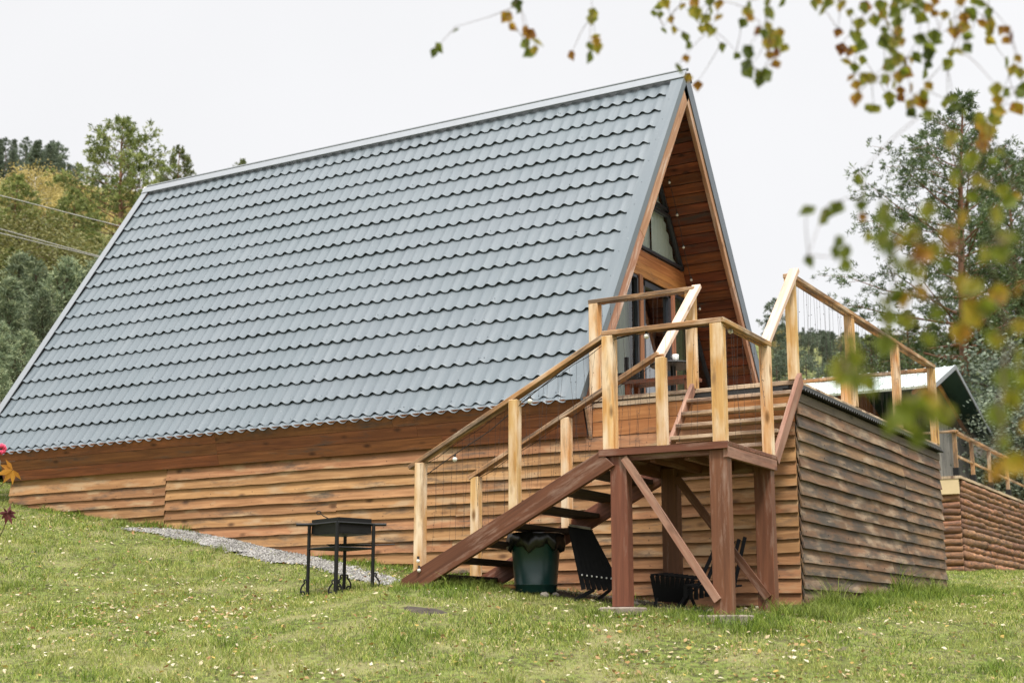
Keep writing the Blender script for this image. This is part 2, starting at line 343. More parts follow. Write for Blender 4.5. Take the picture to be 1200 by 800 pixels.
def ground_mat():
    m, n, l, b = mat_new('lawn soil and moss'); ge = n.new('ShaderNodeNewGeometry')
    n1 = N(n, 'ShaderNodeTexNoise', Scale=.6, Detail=6.0); n2 = N(n, 'ShaderNodeTexNoise', Scale=18.0, Detail=6.0); n3 = N(n, 'ShaderNodeTexNoise', Scale=2.3, Detail=5.0)
    for q in (n1, n2, n3): l.new(ge.outputs['Position'], q.inputs['Vector'])
    c = mixc(n, l, ramp(n, l, n2.outputs[0], [(.35, (0, 0, 0)), (.62, (1, 1, 1))]), (.05, .045, .022), (.13, .16, .04))
    c = mixc(n, l, ramp(n, l, n3.outputs[0], [(.45, (0, 0, 0)), (.65, (.7,)*3)]), c, (.21, .19, .09))
    l.new(c, b.inputs['Base Color']); b.inputs['Roughness'].default_value = .95; b.inputs['Specular IOR Level'].default_value = .1
    bp = N(n, 'ShaderNodeBump', Strength=.7, Distance=.03); l.new(n2.outputs[0], bp.inputs['Height']); l.new(bp.outputs[0], b.inputs['Normal'])
    return m
M['ground'] = ground_mat()
def gravel_mat():
    m, n, l, b = mat_new('grey gravel'); ge = n.new('ShaderNodeNewGeometry'); v = N(n, 'ShaderNodeTexVoronoi', Scale=38.0); l.new(ge.outputs['Position'], v.inputs['Vector'])
    c = ramp(n, l, v.outputs['Color'], [(0, (.13, .125, .12)), (.5, (.28, .27, .26)), (1, (.46, .45, .43))]); l.new(c, b.inputs['Base Color'])
    b.inputs['Roughness'].default_value = .95
    bp = N(n, 'ShaderNodeBump', Strength=1.0, Distance=.02); l.new(v.outputs['Distance'], bp.inputs['Height']); l.new(bp.outputs[0], b.inputs['Normal']); return m
M['gravel'] = gravel_mat()

# ---------------------------------------------------------------- ground sheet
def axis(lo, hi, near0, near1, fine):
    a = [near0]
    while a[-1] < near1: a.append(a[-1]+fine)
    st = fine
    while a[-1] < hi: st *= 1.17; a.append(a[-1]+st)
    st = fine
    while a[0] > lo: st *= 1.17; a.insert(0, a[0]-st)
    return np.array(a)
gx = axis(-1400, 1400, -14, 6.5, .12); gy = axis(-900, 1800, -10, 12, .12)
XX, YY = np.meshgrid(gx, gy); P2 = np.c_[XX.ravel(), YY.ravel()]
zz = G(P2)+bumps(P2); rad = np.hypot(P2[:, 0], P2[:, 1])
far = np.clip((rad-330)/300, 0, 1); zz = zz*(1-far)+(-6)*far
nx, ny = len(gx), len(gy); ii = (np.arange(ny-1)[:, None]*nx+np.arange(nx-1)).ravel()
gr = npmesh('ground', np.c_[P2, zz], np.c_[ii, ii+1, ii+nx+1, ii+nx], M['ground']); tag(gr, kind='structure')
gr.data.polygons.foreach_set('use_smooth', [True]*len(gr.data.polygons))

# gravel path beside the wall, from the stair foot to the left
pu = [onground(*q) for q in ((160, 618.5), (195, 622), (280, 631), (350, 647), (425, 670), (478, 681))]
pl = [onground(*q) for q in ((150, 620.5), (165, 622), (270, 647), (325, 661), (380, 669), (455, 685))]
pu = np.array(pu)[:, :2]; pl = np.array(pl)[:, :2]
def resamp(p, n):
    t = np.r_[0, np.cumsum(np.linalg.norm(np.diff(p, axis=0), axis=1))]; s = np.linspace(0, t[-1], n)
    return np.c_[np.interp(s, t, p[:, 0]), np.interp(s, t, p[:, 1])]
pu, pl = resamp(pu, 90), resamp(pl, 90)
pu += rng.normal(0, .025, pu.shape); pl += rng.normal(0, .03, pl.shape)
K = 9; T = np.linspace(0, 1, K)[None, :, None]; pp = (pu[:, None]*(1-T)+pl[:, None]*T).reshape(-1, 2)
ii = (np.arange(89)[:, None]*K+np.arange(K-1)).ravel()
pth = npmesh('path', np.c_[pp, G(pp)+bumps(pp)+.012+.006*np.sin(pp[:, 0]*9)], np.c_[ii, ii+K, ii+K+1, ii+1], M['gravel']); tag(pth, kind='structure')
poly_path = np.vstack([pu, pl[::-1]])
def inpoly(P, poly):
    x, y = P[:, 0], P[:, 1]; r = np.zeros(len(P), bool); j = len(poly)-1
    for i in range(len(poly)):
        xi, yi = poly[i]; xj, yj = poly[j]
        c = ((yi > y) != (yj > y)) & (x < (xj-xi)*(y-yi)/(yj-yi+1e-12)+xi); r ^= c; j = i
    return r
# loose pebbles on the path
n = 9000; t = rng.random((n, 1)); k = rng.integers(0, 90, n); q = pu[k]*(1-t)+pl[k]*t+rng.normal(0, .035, (n, 2))
oc = np.array([(1, 0, 0), (0, 1, 0), (-1, 0, 0), (0, -1, 0), (0, 0, 1)], float)
sz = rng.uniform(.005, .014, (n, 1, 1)); rot = rng.uniform(0, 6.28, n)
V = oc[None]*sz*rng.uniform(.6, 1.3, (n, 5, 1)); cs, sn = np.cos(rot)[:, None], np.sin(rot)[:, None]
V = np.stack([V[..., 0]*cs-V[..., 1]*sn, V[..., 0]*sn+V[..., 1]*cs, V[..., 2]], -1)+np.c_[q, G(q)+bumps(q)+.014][:, None]
Fp = (np.arange(n)[:, None, None]*5+np.array([[0, 1, 4], [1, 2, 4], [2, 3, 4], [3, 0, 4]])).reshape(-1, 3)
M['pebble'] = leafm('pebbles', [(0, (.09, .085, .08)), (.6, (.24, .23, .21)), (1, (.45, .44, .41))], 0, .9)
o = npmesh('gravel', V.reshape(-1, 3), Fp, M['pebble'], rnd=np.repeat(rng.random(n), 4))
tag(o, 'loose grey gravel scattered along the path beside the cabin wall', 'gravel', kind='stuff')

# bare trodden soil under the stair and along the wall foot
sx = np.linspace(-2.75, .05, 57); sy = np.linspace(0, 1, 25)
edge = -1.45+.12*np.sin(sx*4.1)+.07*np.sin(sx*11.3); yy_ = edge[:, None]*(1-sy[None])+.02*sy[None]
q = np.c_[np.repeat(sx, 25), yy_.ravel()]; ii = (np.arange(56)[:, None]*25+np.arange(24)).ravel()
so_ = npmesh('soil', np.c_[q, G(q)+bumps(q)+.012*np.minimum(1, 12*np.tile(sy, 57))*(1+.5*np.sin(q[:, 0]*31)*np.sin(q[:, 1]*27))-.004], np.c_[ii, ii+25, ii+26, ii+1], M['soil']); tag(so_, kind='structure')
# patch of dark soil in the lawn
dc = onground(496, 716.5); mb = MB()
ring = [(dc[0]+.24*math.cos(a)*(1+.15*math.sin(3*a)), dc[1]+.13*math.sin(a)*(1+.12*math.cos(5*a))) for a in np.linspace(0, 2*math.pi, 29)[:-1]]
mb.add([(dc[0], dc[1], gz(dc[0], dc[1])+.012)]+[(x, y, gz(x, y)-.003) for x, y in ring], [(0, i+1, (i+1) % 28+1) for i in range(28)])
tag(mb.build('dirt_patch', M['soil'], smooth=True), kind='structure')
poly_dirt = np.array(ring)

# ================================================================ THE CABIN
XR, XRB, YL, YC, ZE, ZA = -2.13, -11.16, -.13, 2.74, -.02, 4.42
cab = thing('a_frame_cabin', (-5, 2.6, -2.1), 'steep A-frame cabin with grey-blue metal tile roof on a timber-clad base with raised deck', 'cabin')
dS = np.array([0, YC-YL, ZA-ZE]); SL = np.linalg.norm(dS); dS = dS/SL; nL = np.array([0, -dS[2], dS[1]])
e0 = np.array([0, YL, ZE])
# tile sheet: wavy rows of 0.305 m, each stepping over the one below, open lip underneath
def prof(x):
    u = (x/.16) % 1.0; c = .5+.5*math.cos(2*math.pi*u); return .030*c**1.5
rows = [(.0, .06)]+[(.06+.305*k, .06+.305*(k+1)) for k in range(16)]
xs = np.arange(-11.06, XR-.15+.001, .016); NX = len(xs)
pr_ = np.array([prof(x) for x in xs])
sheet_id = np.floor((xs+10.9)/1.12)
V = []; Fc = []
vprof = [(-.005, None, .001), (.0, .028, None)]
for k in range(18):
    s0 = .02 if k == 0 else .06+.305*(k-1); s1 = .06+.305*k if k else .06
    s0 = .06+.305*k-.305; s1 = min(.06+.305*k, SL-.02)
    if k == 0: s0, s1 = -.015, .06
    if k == 17: s1 = SL-.12
    wob = .0015*np.sin(xs*1.7+k)+.003*((sheet_id*7+k*3) % 5)/5
    ring = []
    # going up-slope: lip underside (tucked), lip edge, top surface ... upper end
    for s, h, q_ in ((s0+.11, .001, .4), (s0, .0165, .85), (s0-.0005, .019, .85), (s0+.010, .019, .82), (s0+.05, .014, .48), (s0+.2, .007, .38), (s1+.11, -.001, .36)):
        if k == 0 and s > s0+.1: s = min(s, .085)
        if s < s0+.02: s = s-.021*(1-pr_/.030)
        s = s+xs*0; ring.append(np.c_[xs, (e0[1]+dS[1]*s+nL[1]*(h+pr_*q_+wob)), (e0[2]+dS[2]*s+nL[2]*(h+pr_*q_+wob))])
    b = len(V)*NX if False else sum(len(v) for v in V)
    V.append(np.vstack(ring)); nr = len(ring)
    ii = (np.arange(nr-1)[:, None]*NX+np.arange(NX-1)).ravel()+b
    Fc.append(np.c_[ii, ii+1, ii+NX+1, ii+NX])
M['lip_shade'] = plain('shaded sheet underside', (.035, .038, .042), .7)  # shade under each tile lip put into the colour of the underside
rf = npmesh('roof', np.vstack(V), np.vstack(Fc), M['roof'], cab); rf.data.materials.append(M['lip_shade'])
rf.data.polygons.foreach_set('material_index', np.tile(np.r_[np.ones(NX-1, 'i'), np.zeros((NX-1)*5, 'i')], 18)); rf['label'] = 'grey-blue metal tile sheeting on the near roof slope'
rf.data.polygons.foreach_set('use_smooth', [True]*len(rf.data.polygons))
try:
    rf.data.set_sharp_from_angle(angle=math.radians(40))
except Exception: pass
mb = MB()      # screws on the tile sheet
for k in range(17):
    for j in range(int(rng.integers(5, 11))):
        x = float(rng.uniform(-10.7, -2.4)); s = .06+.305*k+.05
        if s > SL-.1: continue
        c = e0+dS*s+nL*(.014+prof(x)); c[0] = x; mb.ball(c, .006, n=5, m=3)
for s in np.arange(.2, SL, .38):
    c = e0+dS*s+nL*.052; c[0] = XR-.1; mb.ball(c, .006, n=5, m=3)
mb.build('screw', M['darkflash'], rf)['kind'] = 'stuff'
# slab of the roof (boards + rafters) under the sheets, left and right
nR = np.array([0, dS[2], dS[1]]); dR = np.array([0, -dS[1], dS[2]]); eR = np.array([0, 2*YC-YL, ZE])
def slope_board(mb, e, d, n, s0, s1, x0, x1, h0, h1, rnd=None):
    p0 = e+d*s0+n*(h0+h1)/2; p1 = e+d*s1+n*(h0+h1)/2; p0 = p0.copy(); p1 = p1.copy(); p0[0] = p1[0] = (x0+x1)/2
    mb.board(p0, p1, (x1-x0, 0, 0), n*(h1-h0), rnd)
mb = MB(); slope_board(mb, e0, dS, nL, 0, SL-.03, XRB+.12, XR-.14, -.05, -.014)
mb.build('roof_deck', M['darkflash'], cab)
mb = MB(); slope_board(mb, eR, dR, nR, -.1, SL-.01, XRB, XR, -.03, .0)
for x in np.arange(XRB+.1, XR, .16): slope_board(mb, eR, dR, nR, -.1, SL-.03, x-.025, x+.025, .0, .02)
o = mb.build('roof', M['roof'], cab); o['label'] = 'hidden far slope of the roof with its thin metal edge'
# soffit lining under both slopes, boards along X
mb = MB(); nb = 40
for k in range(nb):
    s0, s1 = k*SL/nb, (k+1)*SL/nb-.009
    for e, d, n in ((eR, dR, nR), (e0, dS, nL)):
        sm = min(s1, SL-.06)
        if s0 > SL-.1: continue
        h = -.10-.004*random.random(); p = e+d*(s0+sm)/2+n*h; x0, x1 = XRB+.05, XR-.06
        mb.board((x0, p[1], p[2]), (x1, p[1], p[2]), d*(sm-s0), n*.018)
mb.build('soffit', M['soffit'], cab)
# bargeboards front and rear (rafter depth visible from the front)
for (e, d, n, sd_) in ((e0, dS, nL, 1), (eR, dR, nR, -1)):
    for x0, x1 in ((XR-.055, XR-.003), (XRB+.01, XRB+.06)):
        mb = MB(); L0 = -.03
        for a, bq, rr in ((L0, 2.55, .3), (2.552, SL-.045, .8)): slope_board(mb, e, d, n, a, bq, x0, x1, -.20, -.034, rr)
        mb.build('bargeboard', M['barge'], cab, bevel=.004)
# metal edge flashings over the tiles along the front and rear rakes
mb = MB(); slope_board(mb, e0, dS, nL, -.03, SL-.03, XR-.16, XR+.012, .046, .052); slope_board(mb, e0, dS, nL, -.03, SL-.02, XR+.004, XR+.012, -.034, .046)
o = mb.build('edge_flashing', M['roof'], cab)
mb = MB(); slope_board(mb, e0, dS, nL, -.035, SL-.03, XRB-.01, XRB+.11, .048, .056); slope_board(mb, e0, dS, nL, -.035, SL-.02, XRB-.01, XRB-.002, -.15, .048)
mb.build('edge_flashing', M['gutter'], cab)
mb = MB(); slope_board(mb, eR, dR, nR, -.1, SL-.02, XR+.002, XR+.012, -.12, .03); slope_board(mb, eR, dR, nR, -.1, SL-.02, XR-.14, XR+.012, .024, .032)
mb.build('edge_flashing', M['darkflash'], cab)
# ridge cap
mb = MB(); tp = e0+dS*SL
for d, n in ((dS, nL), (dR, nR)):
    p = tp-d*.06+n*.062; mb.board((XRB-.02, p[1], p[2]), (XR+.02, p[1], p[2]), d*.12, n*.006)
    p = tp-d*.123+n*.056; mb.board((XRB-.02, p[1], p[2]), (XR+.02, p[1], p[2]), d*.012, n*.018)
mb.tube([(XRB-.02, YC, ZA+.065), (XR+.02, YC, ZA+.065)], .022, 8)
mb.build('ridge_cap', M['gutter'], cab)
mb = MB(); mb.board((XRB-.025, YC-.03, ZA+.06), (XRB-.025, YC-.12, ZA-.18), (.03, 0, 0), (0, .03, .01)); mb.build('ridge_end_piece', M['white'], cab)

# eave boards sloping in under the tiles on the long wall
mb = MB()
for k in range(3):
    z0, z1 = -.005-k*.124, -.005-(k+1)*.124+.004; y0, y1 = -.155+k*.035, -.155+(k+1)*.035
    for a, b in ((-10.56, -7.9+random.random()), (-7.9+1, -4.4+k*.3), (-4.4+k*.3, -2.12)):
        if k and a == -6.9: a = -6.9
        mb.board((a+.002, (y0+y1)/2, (z0+z1)/2), (b if b > -7 else -6.9, (y0+y1)/2, (z0+z1)/2), (0, y1-y0, z1-z0), (0, .018, .005))
mb.build('eave_boards', M['eave'], cab)
mb = MB(); mb.add([(-2.1, -.165, 0), (-2.1, -.02, 0), (-2.1, -.03, -.40), (-2.07, -.165, 0), (-2.07, -.02, 0), (-2.07, -.03, -.40)],
                  [(0, 1, 2), (5, 4, 3), (0, 3, 4, 1), (1, 4, 5, 2), (2, 5, 3, 0)]); mb.build('eave_bracket', M['barge'], cab)

# lap siding
NAILS = []
def lap(mb, org, dx, out, x0, x1, ztop, zbot, expo, joints, seg=.22, jit=.004, wane=.5):
    """courses of lapped boards; org + dx*u, out = outward normal"""
    org, dx, out = map(lambda q: np.asarray(q, float), (org, dx, out)); k = 0; z = ztop
    while z > zbot:
        js = sorted(j for j in joints(k) if x0 < j < x1); ends = [x0]+js+[x1]
        for a, b in zip(ends[:-1], ends[1:]):
            dz = random.uniform(-.008, .008); th = random.uniform(.025, .034); r = random.random()
            n_ = max(2, int((b-a)/seg)); us = np.linspace(a+.0015, b-.0015, n_+1); vs = []
            ph = random.random()*9; am = random.uniform(.001, .008)*wane
            ou, ov = random.random()*30, random.random()*30
            for u in us:
                e = dz+am*math.sin(u*2.3+ph)+random.uniform(-jit, jit)
                top = z+.034; bot = z-expo+e
                for zz_, oo in ((top, .002), (top, .012), (bot, .014+th), (bot+.002, th-.004)):
                    p = org+dx*u+out*oo; p[2] = zz_; vs.append(p)
            fs, uvs = [], []; pv = (0, .01, expo+.03, expo+.05, expo+.07)
            for i in range(n_):
                for q in range(4):
                    q2 = (q+1) % 4; fs.append((i*4+q, i*4+q2, i*4+4+q2, i*4+4+q))
                    uvs.append([(ou+us[i], ov+pv[q]), (ou+us[i], ov+pv[q+1]), (ou+us[i+1], ov+pv[q+1]), (ou+us[i+1], ov+pv[q])])
            for f in ((0, 1, 2, 3), (n_*4+3, n_*4+2, n_*4+1, n_*4)): fs.append(f); uvs.append([(ou, ov), (ou, ov+.01), (ou, ov+expo), (ou, ov+expo)])
            mb.add(vs, fs, uvs, r)
        for u in np.arange(x0+.08, x1, .62):
            for dz_ in (.03,): NAILS.append(org+dx*(u+.02*math.sin(k*7+u))+out*(.0125+.034*(1-.25))+np.array([0, 0, z-expo+dz_+.006*math.sin(u*9+k)]))
        z -= expo; k += 1
def sj(k):
    j = [-7.74+(.0 if k < 20 else 0)]
    if k % 7 in (5,): j.append(-3.65)
    if k > 7 and k % 3 == 2: j.append(-3.7)
    if k == 4: j += [-5.2]
    return j
mb = MB(); lap(mb, (0, 0, 0), (1, 0, 0), (0, -1, 0), -10.47, -7.744, -.43, -1.5, .124, lambda k: [])
lap(mb, (0, 0, 0), (1, 0, 0), (0, -1, 0), -7.738, .0, -.385, -2.25, .1175, lambda k: sj(k)[1:])
mb.box(-10.46, -7.75, -.02, -.003, -.44, -.37)
mb.build('siding', M['side'], cab)['label'] = 'orange-brown lapped boards of the long side wall'
# smooth orange boards between eave bracket and the stair top
mb = MB()
for k in range(2):
    z1 = -.10-k*.143; mb.box(-2.065, .0, -.026, -.004, z1-.138, z1)
mb.build('upper_boards', M['porch'], cab)
def nails(parent):
    mb = MB()
    for p in NAILS: mb.ball(p, .005, n=5, m=3)
    NAILS.clear(); mb.build('nail', M['cord'], parent)['kind'] = 'stuff'
nails(bpy.data.objects['siding'])
def fj(k):
    if k in (10, 11): return [3.72, ] if k == 10 else [2.9]
    return [3.45+(.03*((k*5) % 4))]
mb = MB(); lap(mb, (0, 0, 0), (0, 1, 0), (1, 0, 0), -.035, 5.24, -.2, -2.25, .1205, fj, jit=.003, wane=.5)
sf_ = mb.build('siding', M['front'], cab); nails(sf_); sf_['label'] = 'blackened weathered lapped boards of the end wall below the deck'
mb = MB(); mb.box(-10.44, -.0, .0, .08, -2.6, -.02); mb.box(-.08, .0, .081, 5.2, -2.6, -.03); mb.box(-10.44, -.08, 5.15, 5.24, -2.6, -.02); mb.box(-10.46, -10.38, .08, 5.15, -2.6, -.02)
mb.build('base_wall', M['greybrown'], cab)
mb = MB(); mb.box(.002, .03, -.03, 5.25, -.195, -.115); mb.build('rim_beam', M['greybrown'], cab)
# deck boards (run along X, ends visible) and dark drip line
mb = MB(); y = -.03
while y < 5.25:
    mb.box(-2.76, .035+random.uniform(-.004, .004), y, y+.13, -.04, .0); y += .136
mb.build('deck_boards', M['tread'], cab, bevel=.003)
mb = MB(); mb.box(-2.06, -1.05, -.045, -.031, -.036, .0); mb.box(-2.06, -1.05, -.036, -.004, -.095, -.05, 0); mb.build('deck_edge', M['tread'], cab)
mb = MB(); ys = np.arange(-.04, 5.27, .01); vs = []
for y in ys:
    w = .011*math.sin(2*math.pi*y/.075)
    for x, z in ((-.1, -.075+w), (.085, -.085+w), (.085, -.091+w), (-.1, -.081+w)): vs.append((x, y, z))
fs = [(i*4+q, i*4+(q+1) % 4, i*4+4+(q+1) % 4, i*4+4+q) for i in range(len(ys)-1) for q in range(4)]
mb.add(vs, fs, None); mb.box(.04, .05, -.04, 5.27, -.062, -.03); mb.build('drip_sheet', M['rubber'], cab)
mb = MB(); mb.box(-2.0, -.05, -.0215, -.005, -.099, -.042); mb.build('drip_strip', M['rubber'], cab)

# gable wall, recessed 0.65 m behind the front rake
XG = -2.78
def ylim(z, off=.115):      # inner faces of the two slopes at height z
    t = (z-ZE)/dS[2]; yl = (e0+dS*t)[1]+off/dS[2]; return yl, 2*YC-yl
mb = MB(); z = 1.95
def gable_strip(mb, z0, z1, x0, x1, ya=None, yb=None):
    a0, b0 = ylim(z0); a1, b1 = ylim(z1)
    if ya is not None: a0 = max(a0, ya); a1 = max(a1, ya)
    if yb is not None: b0 = min(b0, yb); b1 = min(b1, yb)
    if a1 >= b1: return
    ou, ov = random.random()*20, random.random()*20; h = z1-z0
    vs = [(x1, a0, z0), (x1, b0, z0), (x1, b1, z1), (x1, a1, z1), (x0, a0, z0), (x0, b0, z0), (x0, b1, z1), (x0, a1, z1)]
    fs = [(0, 1, 2, 3), (7, 6, 5, 4), (0, 4, 5, 1), (3, 2, 6, 7), (1, 5, 6, 2), (0, 3, 7, 4)]
    q = lambda i: (ou+vs[i][1], ov+vs[i][2]-z0)
    mb.add(vs, fs, [[q(i) for i in f] for f in fs])
while z < 2.28:
    gable_strip(mb, z, min(z+.082, 2.285), XG-.02, XG+.004*random.random()); z += .085
mb.build('gable_boards', M['gable'], cab)
def window(yz, name='window', glass='glass', fr=.035, x=XG):
    """flat glazed polygon (list of (y,z)) with a dark frame"""
    pts = [np.array((x+.005, y, z)) for y, z in yz]; cen = sum(pts)/len(pts)
    mb = MB()
    for i in range(len(pts)):
        a, b = pts[i], pts[(i+1) % len(pts)]; d = (b-a)/np.linalg.norm(b-a); nn = np.cross(d, (1, 0, 0)); nn = nn if nn@(cen-a) > 0 else -nn
        mb.board(a+nn*fr/2-d*.0, b+nn*fr/2, nn*fr, (.05, 0, 0))
    w = mb.build(name, M['frame'], cab)
    m2_ = MB(); m2_.add([(x-.008, y, z) for y, z in yz], [tuple(range(len(yz)))])
    m2_.build('pane', M[glass], w)
    return w
def fixparent(o, p):
    o.parent = p; o.matrix_parent_inverse = Matrix.Identity(4)
def gl_poly(z0, z1, ya=-9, yb=9):
    a0, b0 = ylim(z0, .13); a1, b1 = ylim(z1, .13)
    return [(max(a0, ya), z0), (min(b0, yb), z0), (min(b1, yb), z1), (max(a1, ya), z1)]
window(gl_poly(2.30, 2.93)); window(gl_poly(2.97, 3.95))
window(gl_poly(.03, 1.92, -9, 2.56))                        # left glazing
w = window([(2.67, .03), (3.50, .03), (3.50, 1.90), (2.67, 1.90)], 'door', 'doorglass', .07)
mbh = MB(); mbh.tube([(XG+.05, 3.42, .85), (XG+.08, 3.42, .87), (XG+.08, 3.42, 1.05), (XG+.05, 3.42, 1.07)], .012, 6); hh = mbh.build('handle', M['frame'], w)
window([(3.60, .03), (4.22, .03), (4.22, 1.78), (4.09, 1.92), (3.60, 1.92)], 'window', 'glass')
window([(4.28, .03), (ylim(.03)[1]-.02, .03), (4.28, 1.64)], 'window', 'glass')
mb = MB()
for y in (2.615, 3.55): mb.box(XG-.03, XG+.045, y-.048, y+.048, 0, 1.945)
mb.box(XG-.03, XG+.03, 4.225, 4.275, 0, 1.72)
mb.build('window_trim', M['trim'], cab)
mb = MB(); mb.box(XG-.03, XG+.03, ylim(0)[0], ylim(0)[1], -.02, .025); mb.build('sill', M['tread'], cab)
def curtain(y0, y1, z0, z1f, mat, x=XG-.12, amp=.02, f=70):
    ys = np.linspace(y0, y1, max(8, int((y1-y0)/.008))); vs = []
    for y in ys:
        for t in (0, .33, .66, 1):
            z = z0+(z1f(y)-z0)*t; vs.append((x+amp*(1-.3*t)*math.sin(f*y+2*math.sin(9*y)+.4*t), y+.01*math.sin(4*t+y*7), z))
    fs = [(i*4+q, i*4+4+q, i*4+5+q, i*4+1+q) for i in range(len(ys)-1) for q in range(3)]
    mb = MB(); mb.add(vs, fs); return mb.build('curtain', M[mat], cab, smooth=True)
lm = lambda y: max(.1, min(3.9, ZE+dS[2]*((min(y, 2*YC-y)-.15/dS[2]-e0[1])/dS[1])))
for a_, b_, x_ in ((1.5, 2.75, XG-.06), (2.72, 3.2, XG-.10), (3.15, 4.05, XG-.06)): curtain(a_, b_, 2.29, lambda y: min(lm(y), 3.8), 'curtain', x_, .015)
curtain(1.5, 2.58, .05, lambda y: min(lm(y), 1.95), 'gcurtain'); curtain(3.58, 4.25, .05, lambda y: min(lm(y), 1.95), 'gcurtain', amp=.03, f=45)
mb = MB(); gable_strip(mb, .0, 4.0, XG-1.6, XG-1.55); mb.box(XG-1.6, XG-.15, 1.4, 4.1, 2.0, 2.2); mb.build('room_partition', M['interior'], cab)
mb = MB(); gable_strip(mb, .0, 4.15, XRB+.3, XRB+.34); mb.build('rear_gable', M['side'], cab)
mb = MB(); mb.box(XRB+.3, XG, .1, 5.2, -.04, -.01); mb.build('floor', M['interior'], cab)

# ================================================================ railings
def post(mb_name, x, y, z0, z1, parent, mat='pine', w=.088, w2=None):
    mb = MB(); mb.box(x-w/2, x+w/2, y-(w2 or w)/2, y+(w2 or w)/2, z0, z1); return mb.build(mb_name, M[mat], parent, bevel=.004)
def rail(parent, a, b, mat='rail', w=.10, t=.042, name='handrail', over=.05, up=(0, 0, 1)):
    a, b = np.array(a, float), np.array(b, float); d = (b-a)/np.linalg.norm(b-a); s = np.cross(d, (0, 0, 1)); s /= np.linalg.norm(s); nn = np.cross(s, d)
    a = a-d*over; b = b+d*over; k = 5; mb = MB(); mb.board(a-nn*t/2, b-nn*t/2, s*w, nn*t); return mb.build(name, M[mat], parent, bevel=.004)
dr = thing('deck_railing', (0, 2.6, 0), 'light pine post-and-rail balustrade around the raised deck of the A-frame cabin', 'railing')
for x, y in ((.0, .0), (.0, 1.815), (.0, 3.54), (.0, 5.2)): post('post', x, y, .0, .958, dr)
post('post', -2.035, -.0, -.0, .958, dr, w=.1); post('post', -1.0, .0, .0, .958, dr, w=.09)
for x in (-1.1, -2.2): post('post', x, 5.2, 0, .958, dr)
rail(dr, (.0, 0, 1.0), (.0, 5.2, 1.0)); rail(dr, (-2.04, 0, 1.0), (-.995, 0, 1.0)); rail(dr, (-2.6, 5.2, .957), (-.06, 5.2, .957), w=.085)

# ================================================================ staircase
st = thing('outdoor_staircase', (-1, -1.3, -2.1), 'two-flight wooden stair with dark red stained landing posts leaning against the cabin deck', 'staircase')
FY, BY, LZ = -1.88, -.88, -.79; XA, XB = -.95, .04
for x, y, b in ((-.86, FY, -2.06), (.01, FY, -2.18), (-.86, BY, -2.05), (.0, BY, -2.12)):
    post('support_post', x, y, b, LZ-.06, st, 'stain', .15, .10)
for x, y, s_ in ((.02, FY, .36), (-.86, FY, .3)):
    z = gz(x, y); mb = MB(); mb.box(x-s_/2, x+s_/2, y-.14, y+.14, z-.14, z+.05-(0 if x > -.5 else .02)); mb.build('footing', M['conc'], st, bevel=.01)
mb = MB(); y = FY-.07
while y < BY+.06:
    mb.box(-1.0, .1, y, min(y+.118, BY+.07), LZ-.035, LZ); y += .124
mb.build('landing', M['stain'], st, bevel=.003)
mb = MB(); mb.box(-1.02, .11, FY-.085, FY-.0705, LZ-.058, LZ-.002); mb.build('landing_edge', M['stain'], st)
mb = MB(); mb.box(.062, .098, FY-.06, BY+.06, LZ-.125, LZ-.037); mb.build('landing_beam', M['stringer'], st)
mb = MB(); mb.box(-.98, .06, FY-.04, FY+.01, LZ-.10, LZ-.0365, .1); mb.box(-.98, .06, BY-.02, BY+.03, LZ-.14, LZ-.037); mb.box(-.985, -.94, FY+.011, BY-.021, LZ-.14, LZ-.037)
for x in (-.6, -.3): mb.box(x, x+.04, FY+.012, BY-.022, LZ-.12, LZ-.0365)
mb.build('joist', M['stain'], st)
mb = MB(); mb.board((-.80, FY-.062, LZ-.08), (-.02, FY-.062, -2.02), (.05, 0, .0352), (0, .022, 0)); mb.build('brace', M['stringer'], st)
mb = MB(); mb.board((-.78, BY-.062, LZ-.15), (.02, BY-.062, -1.98), (.055, 0, .04), (0, .022, 0)); mb.build('brace', M['stain'], st)
# lower flight
x0, x1 = -2.98, -.95; z0s, z1s = -1.90, LZ-.075
def stringer(y, mat, zoff=0, fz=None):
    d = np.array([x1-x0, 0, z1s-z0s]); d /= np.linalg.norm(d); n_ = np.array([-d[2], 0, d[0]]); h = .085; a = np.array([x0, y, z0s+zoff]); b = np.array([x1, y, z1s+zoff])
    t = np.array([0, .024, 0])
    prof_ = [a-n_*h+d*.12, b-n_*h+d*.03, b+n_*h-d*.03, a+n_*h+d*.05, a-d*.12-n_*.06+np.array([0, 0, -.02])]
    vs = [p-t for p in prof_]+[p+t for p in prof_]; fs = [(0, 1, 2, 3, 4), (9, 8, 7, 6, 5)]+[(i, (i+5), (i+1) % 5+5, (i+1) % 5) for i in range(5)]
    mb = MB(); mb.add(vs, fs, [[((vs[i]-a)@d, (vs[i]-a)@n_+y*7+vs[i][1]) for i in f] for f in fs]); return mb.build('stringer', M[mat], st, bevel=.003)
stringer(FY-.055, 'stain'); stringer(BY+.02, 'stain', -.02)
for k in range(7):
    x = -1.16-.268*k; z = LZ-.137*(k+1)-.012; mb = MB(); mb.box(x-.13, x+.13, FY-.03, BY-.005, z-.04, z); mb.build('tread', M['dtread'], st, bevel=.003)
def hz(x, base=.21): return base-.03+(x+.95)*.503
for y, xs_ in ((FY, (-2.83, -1.86)), (BY, (-2.88, -1.90))):
    for x in xs_:
        zb = LZ-.04+(x+.95)*.51-.0; post('baluster_post', x, y-(.012 if y == FY else 0), zb if y == FY else min(zb, -1.3)-.02, hz(x)-.02, st, w=.085)
    rail(st, (-2.93, y, hz(-2.93)+.025), (-.98, y, hz(-.98)+.03), over=.03, w=.095, t=.04)
post('baluster_post', -.95, FY, LZ-.0, .168, st, w=.1); post('baluster_post', .02, FY, LZ, .168, st, w=.1)
